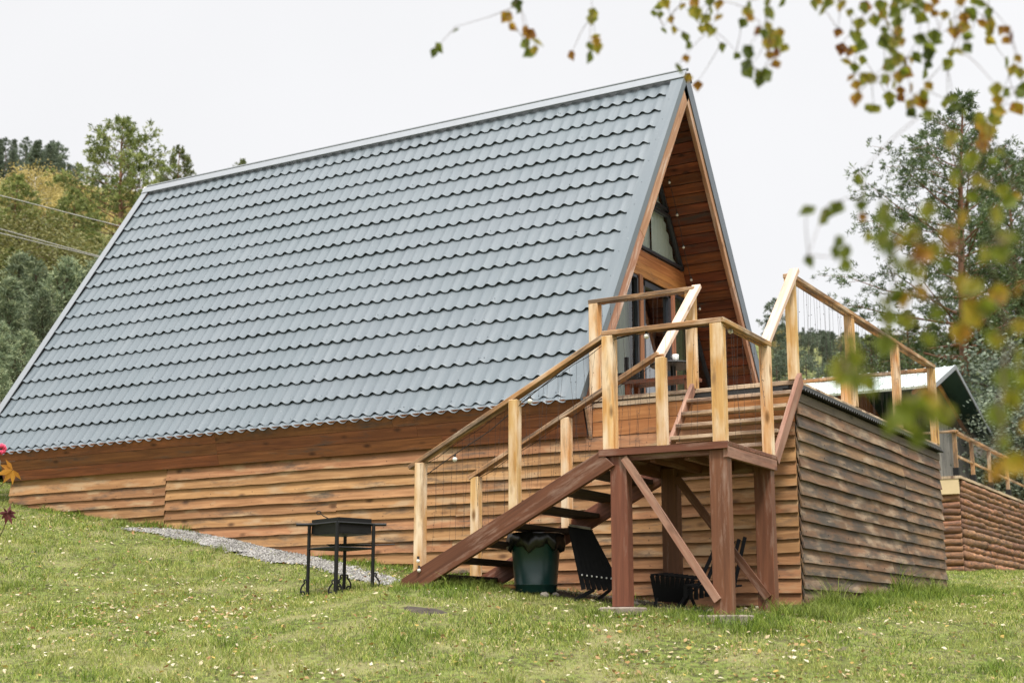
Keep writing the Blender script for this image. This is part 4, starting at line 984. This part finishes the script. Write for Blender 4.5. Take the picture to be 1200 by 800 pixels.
def decid(seed, H, rad, mat, n=9000, leaf=.1, base=.25, nclump=60, bark='bark', trunk_r=.1):
    r = np.random.default_rng(seed); mbt = MB(); mbt.tube([(0, 0, 0), (.05, .02, H*.4), (.0, .1, H*.8), (0, .1, H*.95)], [trunk_r, trunk_r*.7, trunk_r*.3, .01], 8)
    cs = []; rn = []; mbl = MB()
    for i in range(nclump):
        u = r.random()**.8; z = H*(base+(1-base)*u); env = math.sin(math.pi*min(.98, u*.8+.15))**.7; a = r.uniform(0, 6.28); rr = rad*env*math.sqrt(r.random())*1.05
        c = np.array([rr*math.cos(a), rr*math.sin(a), z]); sz_ = rad*r.uniform(.12, .3); k = int(n/nclump)
        cs.append(c+r.normal(0, 1, (k, 3))*sz_*np.array([1, 1, .7])); rn.append(np.clip(r.random()*.7+.3*r.random(k), 0, 1))
        mbl.tube([(0, .03, max(.2*H, z-rr*.8)), c*[.5, .5, 1]-V3(0, 0, rr*.2), c], [.03, .02, .006], 4, cap=False)
    cs, rn = np.vstack(cs), np.concatenate(rn)
    V, Fq, _ = diamonds('x', cs, r.normal(0, 1, cs.shape), leaf*r.uniform(.7, 1.3, len(cs)), leaf*.7, mat, seed=seed)
    root = bpy.data.objects.new('birch_tree', None); COL.objects.link(root)
    npmesh('crown', V, Fq, M[mat], root, rn).matrix_parent_inverse = Matrix.Identity(4)
    tr = mbt.build('trunk', M[bark], root, smooth=True); mbl.build('limbs', M[bark], tr)
    return root
M['olive'] = leafm('olive pine needles', [(0, (.05, .07, .02)), (.5, (.155, .19, .055)), (1, (.31, .33, .11))], .3)
M['pineg'] = leafm('dark pine needles', [(0, (.03, .05, .018)), (.5, (.085, .125, .045)), (1, (.17, .22, .09))], .25)
M['young'] = leafm('bluish young pine needles', [(0, (.05, .075, .04)), (.5, (.17, .215, .125)), (1, (.38, .41, .23))], .3)
M['yellow'] = leafm('yellowing birch leaves', [(0, (.20, .17, .05)), (.5, (.38, .30, .10)), (1, (.52, .42, .18))], .4)
M['farg'] = leafm('far conifer needles', [(0, (.07, .095, .075)), (.5, (.14, .175, .12)), (1, (.23, .27, .18))], .2)  # needle tones raised a little to stand in for distance haze
M['brownish'] = leafm('bronze scrub leaves', [(0, (.05, .055, .018)), (.5, (.13, .13, .04)), (1, (.23, .21, .07))], .3)
protos = {
 'scots': pine(11, 11, .3, 3.5, 62, 'olive', sub=9, tufts=4, needles=13, nl=.2, nw=.045),
 'scots2': pine(12, 12, .2, 3.2, 74, 'olive', sub=10, tufts=4, needles=13, nl=.2, nw=.045),
 'airy': pine(13, 16.5, .2, 5.0, 96, 'pineg', sub=11, tufts=5, needles=14, nl=.19, nw=.034, trunk_r=.24, up=.5),
 'young': pine(14, 4.6, .02, 1.45, 70, 'young', sub=8, tufts=3, needles=8, shape='bush', nl=.17, nw=.036, trunk_r=.08, red=False),
 'young2': pine(15, 4.2, .02, 1.3, 64, 'young', sub=8, tufts=3, needles=8, shape='bush', nl=.17, nw=.036, trunk_r=.08, red=False),
 'spruce': pine(16, 10, .05, 2.3, 60, 'farg', sub=6, tufts=3, needles=6, shape='spruce', nl=.35, nw=.12, red=False),
 'farpine': pine(17, 10, .3, 3.0, 34, 'farg', sub=6, tufts=3, needles=6, nl=.4, nw=.13, red=False),
 'birch': decid(18, 7.5, 2.2, 'yellow', 9000, .12, bark='bbark'),
 'scrub': decid(19, 5, 2.6, 'brownish', 9000, .12, .05, nclump=90),
 'scrubg': decid(20, 6, 2.6, 'farg', 9000, .13, .05, nclump=90),
}
used = set()
ORD = ['first', 'second', 'third', 'fourth', 'fifth', 'sixth', 'seventh', 'eighth', 'ninth', 'tenth', 'eleventh', 'twelfth', 'thirteenth', 'fourteenth']
def rank(lst, i): return ORD[sorted(range(len(lst)), key=lambda k: lst[k][0]).index(i)]
def plant(kind, px, topy, D, label, cat='tree', group=None, name='pine_tree', rot=None, wide=1.0, flat=False):
    """stand a tree on the terrain so that its tip comes to the height it has in the photo"""
    tip = at(px, topy, D); x, y = tip[0], tip[1]; z = g(x, y); H0 = {'scots': 11, 'scots2': 12, 'airy': 16.5, 'young': 4.6, 'young2': 4.2, 'spruce': 10, 'farpine': 10, 'birch': 7.5, 'scrub': 5, 'scrubg': 6}[kind]
    s = max(.15, (tip[2]-z)/H0)
    pr = protos[kind]
    o = copy_tree(pr) if kind in used else pr; used.add(kind)
    o.name = name; o.location = (x, y, z-.05); o.scale = (s*wide, s*wide, s); o.rotation_euler = (0, 0, random.uniform(0, 6.28) if rot is None else rot)
    tag(o, label, cat, group); return o
# left hillside
plant('scots', 146, 136, 50, 'tall olive-green pine with forked reddish trunk left of the roof ridge end', rot=.6, wide=1.05)
plant('scots2', 208, 172, 58, 'pine with a small rounded top just above the rear end of the roof ridge', wide=.8)
plant('scots', 284, 186, 75, 'small pine tip showing above the ridge right of the taller left pines', wide=.7)
plant('scots2', 92, 222, 46, 'broad olive pine directly left of the tall forked pine', rot=2, wide=1.2)
plant('scots2', 20, 205, 48, 'dense dark olive pine at the far left edge', rot=4, wide=1.1)
plant('scots', 170, 250, 44, 'low olive pine tucked against the rear roof edge', rot=5, wide=1.2)
plant('birch', 40, 200, 62, 'pale yellow birch behind the olive pines near the left edge', name='birch_tree', wide=1.3)
plant('birch', 76, 208, 66, 'pale yellow birch standing next to the tall forked pine', name='birch_tree', wide=1.2)
plant('birch', 100, 222, 60, 'yellow-green birch in the gap left of the forked pine trunk', name='birch_tree', wide=1.2)
lt_list = ((40, 262, 42), (105, 268, 40), (150, 290, 40), (-10, 250, 44), (70, 285, 38), (15, 290, 37))
for i, (px, ty, D) in enumerate(lt_list):
    plant('scots2' if i % 2 else 'scrub', px, ty, D, rank(lt_list, i)+' bronze-green low tree from the left on the slope below the cables', group='low trees on the left slope', name='pine_tree' if i % 2 else 'bushy_tree', wide=1.35)
yl_list = [(12, 330, 29.5), (45, 302, 32), (72, 300, 31), (100, 318, 32), (22, 302, 34), (60, 345, 28.5), (90, 352, 30), (-8, 375, 27.5), (30, 385, 27), (112, 296, 34), (125, 310, 34), (50, 410, 26.5), (5, 420, 26)]
for i, (px, ty, D) in enumerate(yl_list):
    plant('young' if i % 2 else 'young2', px, ty, D, rank(yl_list, i)+' bushy bluish-green young pine from the left behind the roof', group='young pines behind the roof', wide=1.1)
# ridge trees, upper left, and the wooded hill behind the deck
r3 = random.Random(5)
for i in range(46):
    px = -25+r3.random()*118; D = 128+r3.random()*26
    top = 158+(abs(px-18)*.16)+r3.random()*22+(15 if px > 70 else 0)
    plant('spruce' if r3.random() < .55 else 'farpine', px, top, D, 'distant dark conifer on the skyline at upper left', group='far conifers on the left skyline', wide=1.0+r3.random()*.5)
for i in range(34):
    px = -20+r3.random()*170; D = 85+r3.random()*40; plant('farpine' if i % 3 else 'birch', px, 212+r3.random()*34, D, 'distant tree on the hillside between ridge and near pines', group='trees on the upper left hillside', name='pine_tree' if i % 3 else 'birch_tree', wide=1.5)
for i in range(150):
    px = 905+r3.random()*165; D = 72+r3.random()*78; top = 384+r3.random()*12+(150-D)*.62+abs(px-960)*.04
    k = r3.random(); plant('spruce' if k < .4 else 'farpine' if k < .8 else 'birch', px, top, D, 'distant tree on the wooded hill seen through the deck railing', group='trees on the hill behind the deck', name='birch_tree' if k >= .8 else 'pine_tree', wide=1.3+r3.random()*.5)
plant('spruce', 860, 362, 95, 'small lone conifer tip at the right foot of the roof', wide=1.1)
plant('farpine', 906, 350, 90, 'lone conifer tip between the roof and the tall stair rail', wide=1.0)
# right
plant('airy', 1104, 118, 44, 'tall airy dark green pine with reddish trunk behind the small cabin', rot=1.0, wide=1.05)
plant('airy', 1182, 175, 50, 'second tall dark pine at the right edge behind the first', rot=3.2, wide=.95)
plant('airy', 1240, 190, 46, 'tall pine cut off by the right edge of the view', rot=2.2)
mp_list = ((1020, 392, 48), (1060, 365, 50), (1150, 350, 46), (1190, 330, 44), (1090, 380, 55), (1000, 402, 60), (1215, 380, 40), (1130, 400, 60), (985, 412, 66))
for i, (px, ty, D) in enumerate(mp_list):
    plant('scots2', px, ty, D, rank(mp_list, i)+' mid-height pine from the left behind the small cabin', group='pines behind the small cabin', wide=1.3)
bu_list = ((1150, 430, 38), (1178, 410, 36), (1200, 440, 33), (1165, 470, 34), (1190, 490, 31), (1215, 470, 30), (1135, 440, 42), (1060, 420, 48), (1020, 428, 50))
for i, (px, ty, D) in enumerate(bu_list):
    plant('scrubg' if i % 2 else 'young', px, ty, D, rank(bu_list, i)+' grey-green bushy tree from the left around the small cabin', group='bushes right of the small cabin', name='bushy_tree', wide=1.3)
for k, o in protos.items():
    if k not in used:
        for c in list(o.children_recursive)+[o]: bpy.data.objects.remove(c)

# small flowering plant at the left edge
fpx = thing('garden_plant', at(-6, 640, 13.0), 'small plant at the left edge with pink flower, orange leaf and maroon leaf', 'plant')
def star_leaf(c, size, nl_, up, tilt, mat, name):
    mb = MB(); c = np.array(c)
    for k in range(nl_):
        a = tilt+(k-(nl_-1)/2)*.62; d = R*math.sin(a)+up*U*math.cos(a); L = size*(1-.12*abs(k-(nl_-1)/2)); s = np.cross(d, F)*.17*L; dd = F*random.uniform(-.02, .02)
        mb.add([c, c+d*L*.45+s+dd, c+d*L+dd*3, c+d*L*.45-s+dd], [(0, 1, 2), (0, 2, 3)])
    return mb.build(name, M[mat], fpx)
base = at(-6, 640, 13.0)
mb = MB(); mb.tube([base, at(-3, 580, 12.9), at(-2, 530, 12.8)], .006, 5); mb.tube([at(-3, 575, 12.9), at(15, 550, 12.75)], .004, 4); mb.tube([base, at(4, 620, 12.7), at(9, 604, 12.6)], .004, 4); mb.build('stem', M['twig'], fpx)
star_leaf(at(15, 550, 12.75), .17, 6, -1, -.95, 'orleaf', 'leaf')['label'] = 'orange star-shaped leaf'
star_leaf(at(9, 600, 12.6), .13, 6, -1, .1, 'redleaf', 'leaf')['label'] = 'drooping maroon leaf'
star_leaf(at(9, 603, 12.6), .09, 5, 1, .1, 'redleaf', 'leaf')
mb = MB()
for k in range(9): a = k*.7; mb.ball(at(1, 526, 12.8)+R*.035*math.cos(a)+U*.03*math.sin(a), .03, .012, .025, 7, 5)
mb.build('flower', M['pink'], fpx, smooth=True)

# ================================================================ foreground birch with hanging twigs (trunk beside the camera, out of view)
M['bleaf'] = leafm('turning birch leaves', [(0, (.06, .085, .012)), (.4, (.19, .23, .025)), (.65, (.36, .31, .03)), (.85, (.42, .21, .022)), (1, (.16, .05, .015))], .55, .5)
leafpts = []
def L_(D, pts):
    for p in pts: leafpts.append((p[0], p[1], D*(1+random.uniform(-.06, .06)), p[2] if len(p) > 2 else random.random()))
L_(4.2, [(516, 57, .3), (534, 37, .25), (602, 32, .8), (607, 12, .2), (617, 53, .35), (627, 60, .7), (620, 42, .95), (671, 66, .9), (694, 17, .55), (697, 44, .7), (691, 56, .4), (699, 50, .8),
 (766, 17, .35), (780, 6, .7), (787, 24, .8), (778, 37, .35), (800, 9, .7), (812, 14, .4), (806, 54, .3), (804, 70, .8), (822, 36, .6), (832, 14, .4), (818, 102, .9), (845, 58, .35), (835, 40, .6), (826, 24, .5), (815, 4, .8), (842, 22, .7), (795, 82, .3)])
L_(3.9, [(878, 22, .8), (876, 8, .35), (900, 5, .35), (902, 18, .4), (915, 3, .3), (905, 42, .6), (914, 42, .75), (898, 52, .35), (878, 66, .1), (874, 80, .15), (902, 66, .8), (908, 76, .9), (895, 89, .2), (900, 32, .6),
 (962, 12, .5), (970, 6, .4), (958, 3, .7), (984, 3, .85), (982, 40, .95), (1005, 42, .45), (1007, 30, .5), (995, 63, .9), (1010, 72, .5), (1008, 55, .3), (1023, 22, .95), (1036, 18, .8), (1030, 8, .4), (1050, 5, .3), (1060, 10, .3),
 (1052, 29, .35), (1080, 22, .45), (1082, 8, .35), (1075, 18, .4), (1107, 19, .7), (1125, 4, .75), (1150, 6, .3), (1160, 15, .3), (1152, 30, .8), (1162, 33, .75), (1128, 35, .6), (1135, 42, .3), (1120, 40, .85), (1095, 3, .85), (1142, 3, .5),
 (1036, 37, .3), (1050, 50, .7), (1057, 50, .8), (1045, 62, .45), (1052, 70, .55), (1040, 80, .9), (1063, 86, .9), (1058, 76, .4), (1080, 48, .15), (1076, 68, .2), (1090, 62, .2), (1109, 77, .4), (1046, 100, .6), (1055, 108, .9), (1042, 116, .5), (1066, 104, .8), (1089, 102, .75), (1022, 93, .6), (1004, 101, .8), (1019, 127, .5),
 (1111, 118, .45), (1069, 133, .15), (1080, 121, .9), (1129, 133, .3), (1193, 70, .75), (1178, 74, .4), (1180, 48, .9), (1192, 128, .8), (1165, 141, .5), (1172, 131, .7), (1152, 150, .75), (1198, 110, .3), (1100, 48, .3), (1015, 12, .5), (1045, 12, .7)])
L_(2.9, [(1150, 140, .6), (1160, 155, .7), (1155, 163, .75), (1088, 136, .4), (1110, 160, .65), (1112, 172, .7), (1145, 213, .65), (1155, 218, .7), (1137, 192, .4), (1172, 180, .45), (1165, 190, .3), (1117, 215, .6), (1175, 225, .5), (1190, 231, .75), (1140, 232, .4), (1120, 205, .35),
 (945, 249, .25), (968, 252, .35), (963, 258, .4), (980, 246, .2), (978, 298, .2), (992, 299, .35), (948, 308, .2), (1011, 233, .35), (1009, 243, .2), (1011, 256, .9), (1016, 279, .5)])
L_(2.1, [(1035, 245, .4), (1040, 265, .3), (1032, 285, .35), (1062, 276, .55), (1052, 285, .8), (1088, 250, .5), (1065, 312, .35), (1048, 310, .3), (1070, 322, .5), (1096, 297, .55), (1078, 300, .9), (1110, 275, .8), (1125, 257, .8), (1165, 255, .6), (1036, 358, .45), (1058, 352, .8), (1078, 345, .75), (1038, 372, .4),
 (1125, 335, .75), (1138, 340, .6), (1125, 393, .8), (1090, 400, .45), (1100, 370, .3), (1180, 390, .65), (1168, 402, .6), (1195, 385, .7), (1190, 340, .8), (1172, 300, .4), (1150, 300, .55), (1188, 280, .4), (1110, 312, .3), (1062, 378, .5), (1195, 450, .4), (1188, 470, .6), (1198, 500, .75), (1178, 440, .3), (1190, 420, .5), (1158, 360, .4), (1145, 355, .7)])
L_(1.75, [(990, 440, .3), (1000, 450, .35), (1000, 425, .4), (1022, 452, .4), (1060, 485, .3), (1065, 498, .4), (1085, 470, .75), (1090, 492, .4), (1070, 478, .5), (1040, 500, .35), (1175, 520, .4), (1192, 545, .7), (1170, 490, .35), (1075, 515, .3)])
root = at(1560, 640, 3.6); bz0 = gz(root[0], root[1])
bt = thing('birch_tree', (root[0], root[1], bz0), 'near birch with blurred green and orange leaves hanging into the upper right', 'tree')
mb = MB(); tpz = [(root[0], root[1], bz0-.1), (root[0]+.03, root[1], bz0+2), (root[0]-.02, root[1]+.1, bz0+4), (root[0]-.1, root[1]+.15, bz0+6)]; mb.tube(tpz, [.13, .11, .085, .05], 12)
mb.build('trunk', M['bbark'], bt, smooth=True)
# leaves
Vl = []; Fl = []; Rl = []; Pw = []
extra = []
for (px, py, D, c) in leafpts:
    for _ in range(random.choice((1, 2, 2)) if (D > 3.5 and px > 870) else random.choice((0, 1, 1)) if D > 3.5 else random.choice((0, 0, 1))): extra.append((px+random.gauss(0, 22/D), max(-20, py+random.gauss(0, 46/D)), D*random.uniform(.95, 1.05), min(1, max(0, c+random.uniform(-.25, .15)))))
for (px, py, D, c) in leafpts+extra:
    p = at(px, py, D); Pw.append(p)
    size = (.041 if D > 3.5 else .036)*random.uniform(.75, 1.25); a = random.gauss(0, .6); tilt = random.uniform(-1.1, 1.1)
    d = -np.array([0, 0, 1.])*math.cos(a)+R*math.sin(a); s = np.cross(d, F); s = s*math.cos(tilt)+F*math.sin(tilt); nn = np.cross(d, s)
    q0 = p-d*size*.55
    outl = [(0, 0), (.30, .36), (.46, .40), (.62, .30), (.8, .14), (1, 0)]
    vs = [q0+d*size*t+s*size*w*1.05+nn*size*.18*w*1.0+nn*size*.12*t*t for t, w in outl]+[q0+d*size*t-s*size*w*1.05+nn*size*.18*w+nn*size*.12*t*t for t, w in outl[1:-1]][::-1]
    mid = [q0+d*size*t+nn*size*.12*t*t for t in (0, .30, .46, .62, .8, 1)]
    b = len(Vl); Vl += list(vs)+mid[1:-1]
    m_ = [b]+[b+10+i for i in range(4)]+[b+5]; rt = [b+i for i in range(6)]; lf = [b]+[b+9-i for i in range(4)]+[b+5]
    for sd_ in (rt, lf):
        for i in range(5):
            f = [m_[i], sd_[i], sd_[i+1], m_[i+1]]; f = list(dict.fromkeys(f))
            while len(f) < 4: f.append(f[-1])
            if f[2] == f[3]:
                pass
            Fl.append(f); Rl.append(min(1, max(0, c+random.uniform(-.1, .1))))
me = bpy.data.meshes.new('leaf'); me.from_pydata([tuple(v) for v in Vl], [], [tuple(dict.fromkeys(f)) for f in Fl])
a_ = me.attributes.new('rnd', 'FLOAT', 'FACE'); a_.data.foreach_set('value', np.array(Rl, 'f')); me.materials.append(M['bleaf']); me.polygons.foreach_set('use_smooth', [True]*len(me.polygons))
lo_ = link('foliage', me, bt)
# twigs: each leaf linked to its nearest neighbour nearer the roots above the frame
mb = MB(); Pw = np.array(Pw)
seeds = []
for (x, y, D) in ((520, -60, 4.2), (605, -60, 4.2), (692, -60, 4.2), (770, -60, 4.2), (835, -60, 4.2), (875, -60, 3.9), (905, -60, 3.9), (960, -60, 3.9), (1010, -60, 3.9), (1050, -60, 3.9), (1120, -60, 3.9), (1190, -60, 3.9), (560, -60, 4.2), (640, -50, 4.2), (700, -60, 4.2), (800, -60, 4.2), (900, -70, 3.9), (985, -70, 3.9), (1080, -60, 3.9), (1160, -60, 3.9), (1250, 60, 3.9), (1270, 160, 2.9), (1290, 300, 2.1), (1300, 480, 1.75)): seeds.append(at(x, y, D))
nodes = list(seeds); todo = list(range(len(Pw)))
import heapq
def dm(a, b): v = a-b; return math.hypot(1.9*math.hypot(v[0], v[1]), v[2])
dist = {i: min((dm(Pw[i], n_), k) for k, n_ in enumerate(nodes)) for i in todo}
while todo:
    i = min(todo, key=lambda j: dist[j][0]); todo.remove(i); a = nodes[dist[i][1]]; b = Pw[i]-np.array([0, 0, -.016])
    midp = (a+b)/2+np.array([0, 0, .02*np.linalg.norm(a-b)])+rng.normal(0, .004, 3); mb.tube([a, midp, b], [.0012, .0009, .0006], 4, cap=False); nodes.append(b)
    for j in todo:
        dd = dm(Pw[j], b)
        if dd < dist[j][0]: dist[j] = (dd, len(nodes)-1)
mb.build('twigs', M['twig'], bt)
mb = MB()
tt = np.array([root[0], root[1]]); 
def limb(zz, pts, r0):
    P_ = [np.array([tt[0], tt[1], zz])]+pts; mb.tube(P_, np.linspace(r0, .004, len(P_)), 6)
limb(bz0+2.9, [at(1350, -160, 3.9), seeds[19], seeds[18]+V3(0, 0, .05), seeds[17]+V3(0, 0, .05), seeds[16]+V3(0, 0, .05), seeds[15]+V3(0, 0, .05), seeds[14]+V3(0, 0, .04), seeds[13]+V3(0, 0, .02), seeds[12]], .03)
limb(bz0+2.2, [at(1400, 30, 3.8), seeds[20]], .015); limb(bz0+1.9, [at(1400, 120, 3.3), seeds[21]], .015); limb(bz0+1.7, [at(1450, 260, 2.8), seeds[22]], .012); limb(bz0+1.5, [at(1450, 430, 2.5), seeds[23]], .012)
mb.build('branches', M['twig'], bt)

# ================================================================ grass
def field(n, xr, yr): return np.c_[rng.uniform(*xr, n), rng.uniform(*yr, n)]
def visible(P, mx=60, my0=590, my1=815):
    z = G(P); d = np.c_[P, z]-C0; zf = d@F; x = 600+FPX*(d@R)/zf; y = 400-FPX*(d@U)/zf
    return (zf > 1) & (x > -mx) & (x < 1200+mx) & (y < my1+60/np.maximum(zf, 1)*10) & (y > 380), zf
def blades(P, hgt, wid, lean, sd_):
    n = len(P); z = G(P)+bumps(P); a = rng.uniform(0, 6.28, n); b_ = rng.uniform(0, 6.28, n); h = hgt[:, None]
    side = np.c_[np.cos(a), np.sin(a), np.zeros(n)]*(wid/2)[:, None]; ld = np.c_[np.cos(b_), np.sin(b_), np.zeros(n)]*(lean*hgt)[:, None]
    B = np.c_[P, z-.004]; up = np.array([0, 0, 1.])
    V = np.stack([B-side, B+side, B+side*.8+ld*.35+up*h*.6, B-side*.8+ld*.35+up*h*.6, B+ld+up*h*.95], 1)
    return V.reshape(-1, 3)
def grassmat():
    m, n, l, b = mat_new('lawn grass blades'); rn = n.new('ShaderNodeAttribute'); rn.attribute_name = 'rnd'; ge = n.new('ShaderNodeNewGeometry')
    n1 = N(n, 'ShaderNodeTexNoise', Scale=.9, Detail=5.0); l.new(ge.outputs['Position'], n1.inputs['Vector'])
    n2 = N(n, 'ShaderNodeTexNoise', Scale=4.5, Detail=4.0); l.new(ge.outputs['Position'], n2.inputs['Vector'])
    c = ramp(n, l, rn.outputs['Fac'], [(0, (.03, .06, .008)), (.3, (.125, .20, .022)), (.7, (.33, .40, .065)), (.88, (.52, .47, .16)), (1, (.64, .56, .33))])
    c = mixc(n, l, ramp(n, l, n1.outputs[0], [(.45, (0, 0, 0)), (.65, (.5,)*3)]), c, (.42, .41, .14))
    c = mixc(n, l, ramp(n, l, n2.outputs[0], [(.5, (0, 0, 0)), (.7, (.45,)*3)]), c, (.10, .17, .025))
    l.new(c, b.inputs['Base Color']); b.inputs['Roughness'].default_value = .55; b.inputs['Specular IOR Level'].default_value = .25
    tr = n.new('ShaderNodeBsdfTranslucent'); l.new(c, tr.inputs[0]); ms = n.new('ShaderNodeMixShader'); ms.inputs[0].default_value = .35
    l.new(b.outputs[0], ms.inputs[1]); l.new(tr.outputs[0], ms.inputs[2]); l.new(ms.outputs[0], n['Material Output'].inputs[0]); return m
M['grass'] = grassmat()
P = field(3600000, (-16, 8), (-9, 19)); vis, zf = visible(P)
keep = vis & ~((P[:, 0] < .02) & (P[:, 1] > -.01) & (P[:, 1] < 5.3) & (P[:, 0] > -10.5)) & ~((P[:, 0] < nbx+.05) & (P[:, 1] > 5.3)) & ~(inpoly(P, poly_path) & (rng.random(len(P)) > .07)) & ~inpoly(P, poly_dirt)
dens = np.clip((12.0/zf)**2, 0, 1.0); keep &= rng.random(len(P)) < dens
# worn soil under the stair and bare specks
und = (P[:, 0] > -2.6) & (P[:, 0] < .1) & (P[:, 1] > -1.55) & (P[:, 1] < 0); keep &= ~(und & (rng.random(len(P)) < .85))
clump = .5+.5*np.sin(P[:, 0]*6.1+np.sin(P[:, 1]*5)*2)*np.sin(P[:, 1]*6.7+np.cos(P[:, 0]*4)*2); keep &= rng.random(len(P)) < .45+.55*clump
P = P[keep]; n = len(P); cl = clump[keep]
c2_ = .5+.5*np.sin(P[:, 0]*2.3+1.7*np.sin(P[:, 1]*1.9))*np.cos(P[:, 1]*3.1+P[:, 0]*.8); hgt = rng.uniform(.012, .05, n)*(.45+.8*cl)*(.7+.7*c2_); wid = rng.uniform(.003, .0055, n)
tc_ = field(700, (-14, 6), (-8, 4)); tuft = np.zeros(n, bool)
for i0 in range(0, n, 30000):
    tuft[i0:i0+30000] = (np.hypot(P[i0:i0+30000, None, 0]-tc_[None, :, 0], P[i0:i0+30000, None, 1]-tc_[None, :, 1]) < rng.uniform(.03, .10, 700)).any(1)
hgt = hgt*np.where(tuft, 1.8, 1)
dw = np.where(P[:, 1] > 0, P[:, 0], -P[:, 1]); nearwall = (dw < .28) & (P[:, 1] < 5.4) & (P[:, 0] > -10.6) & (P[:, 0] < .3)
frontwall = (P[:, 0] > 0) & (P[:, 0] < .75) & (P[:, 1] > -1.2) & (P[:, 1] < 5.4)
stairfoot = (np.hypot(P[:, 0]-.05, P[:, 1]+1.9) < .5) | (np.hypot(P[:, 0]+2.5, P[:, 1]+1.9) < .55) | (np.hypot(P[:, 0]+.9, P[:, 1]+1.95) < .35)
hgt *= np.where(nearwall, 1.6, 1)*np.where(frontwall, 2.3, 1)*np.where(stairfoot, 1.8, 1)
far_ = np.clip(np.linalg.norm(np.c_[P, G(P)]-C0, axis=1)/12, 1, 2); wid *= far_*1.1
V = blades(P, hgt, wid, rng.uniform(.2, 1.1, n), 0); rb = rng.random(n); rb = np.where(nearwall | frontwall | stairfoot | tuft, rb*.65, rb)
f4 = np.arange(n)[:, None]*5+np.array([0, 1, 2, 3]); f3 = np.arange(n)[:, None]*5+np.array([3, 2, 4])
me = bpy.data.meshes.new('grass'); me.vertices.add(len(V)); me.vertices.foreach_set('co', V.astype('f').ravel())
li = np.concatenate([f4.ravel(), f3.ravel()]).astype('i'); me.loops.add(len(li)); me.loops.foreach_set('vertex_index', li)
me.polygons.add(2*n); me.polygons.foreach_set('loop_start', np.concatenate([np.arange(n)*4, 4*n+np.arange(n)*3]).astype('i')); me.update(calc_edges=True)
a_ = me.attributes.new('rnd', 'FLOAT', 'FACE'); a_.data.foreach_set('value', np.r_[rb, rb].astype('f')); me.materials.append(M['grass'])
go = link('grass', me); tag(go, 'short green and straw-coloured lawn grass sloping down in front of the cabin', 'grass', kind='stuff')
print('blades', n)
# fallen leaves
P = field(230000, (-13, 7), (-8, 12)); vis, zf = visible(P); keep = vis & ~((P[:, 0] < .1) & (P[:, 1] > -.02))
pn = (.5+.5*np.sin(P[:, 0]*1.3+P[:, 1]*.6)*np.cos(P[:, 1]*1.1))**1.5*2.4*(.6+.4*np.sin(P[:, 0]*5.1+3*np.sin(P[:, 1]*3.3))); keep &= rng.random(len(P)) < (.06+.22*pn)*np.where(P[:, 1] < -1.9, 1, .5); P = P[keep]; n = len(P)
a = rng.uniform(0, 6.28, n); d = np.c_[np.cos(a), np.sin(a), rng.normal(0, .35, n)]; nrm = np.c_[rng.normal(0, .45, (n, 2)), np.ones(n)]
s = np.cross(d, nrm); s /= np.linalg.norm(s, axis=1, keepdims=True); sz = rng.uniform(.009, .024, n)[:, None]; c = np.c_[P, G(P)+bumps(P)+rng.uniform(.012, .034, n)]
up_ = np.cross(s, d)*sz*.15*rng.choice((-1, 1), n)[:, None]
V = np.stack([c-d*sz, c-d*sz*.2+s*sz*.75+up_, c+d*sz, c-d*sz*.2-s*sz*.75+up_], 1).reshape(-1, 3)
M['litter'] = leafm('dry fallen leaves', [(0, (.60, .54, .40)), (.4, (.46, .39, .24)), (.62, (.36, .24, .11)), (.8, (.26, .13, .05)), (1, (.46, .33, .08))], .2, .7)
o = npmesh('fallen_leaves', V, np.arange(n)[:, None]*4+np.arange(4), M['litter'], rnd=rng.random(n))
tag(o, 'small pale and brown fallen leaves scattered over the lawn', 'leaves', kind='stuff')
print('leaves', n)
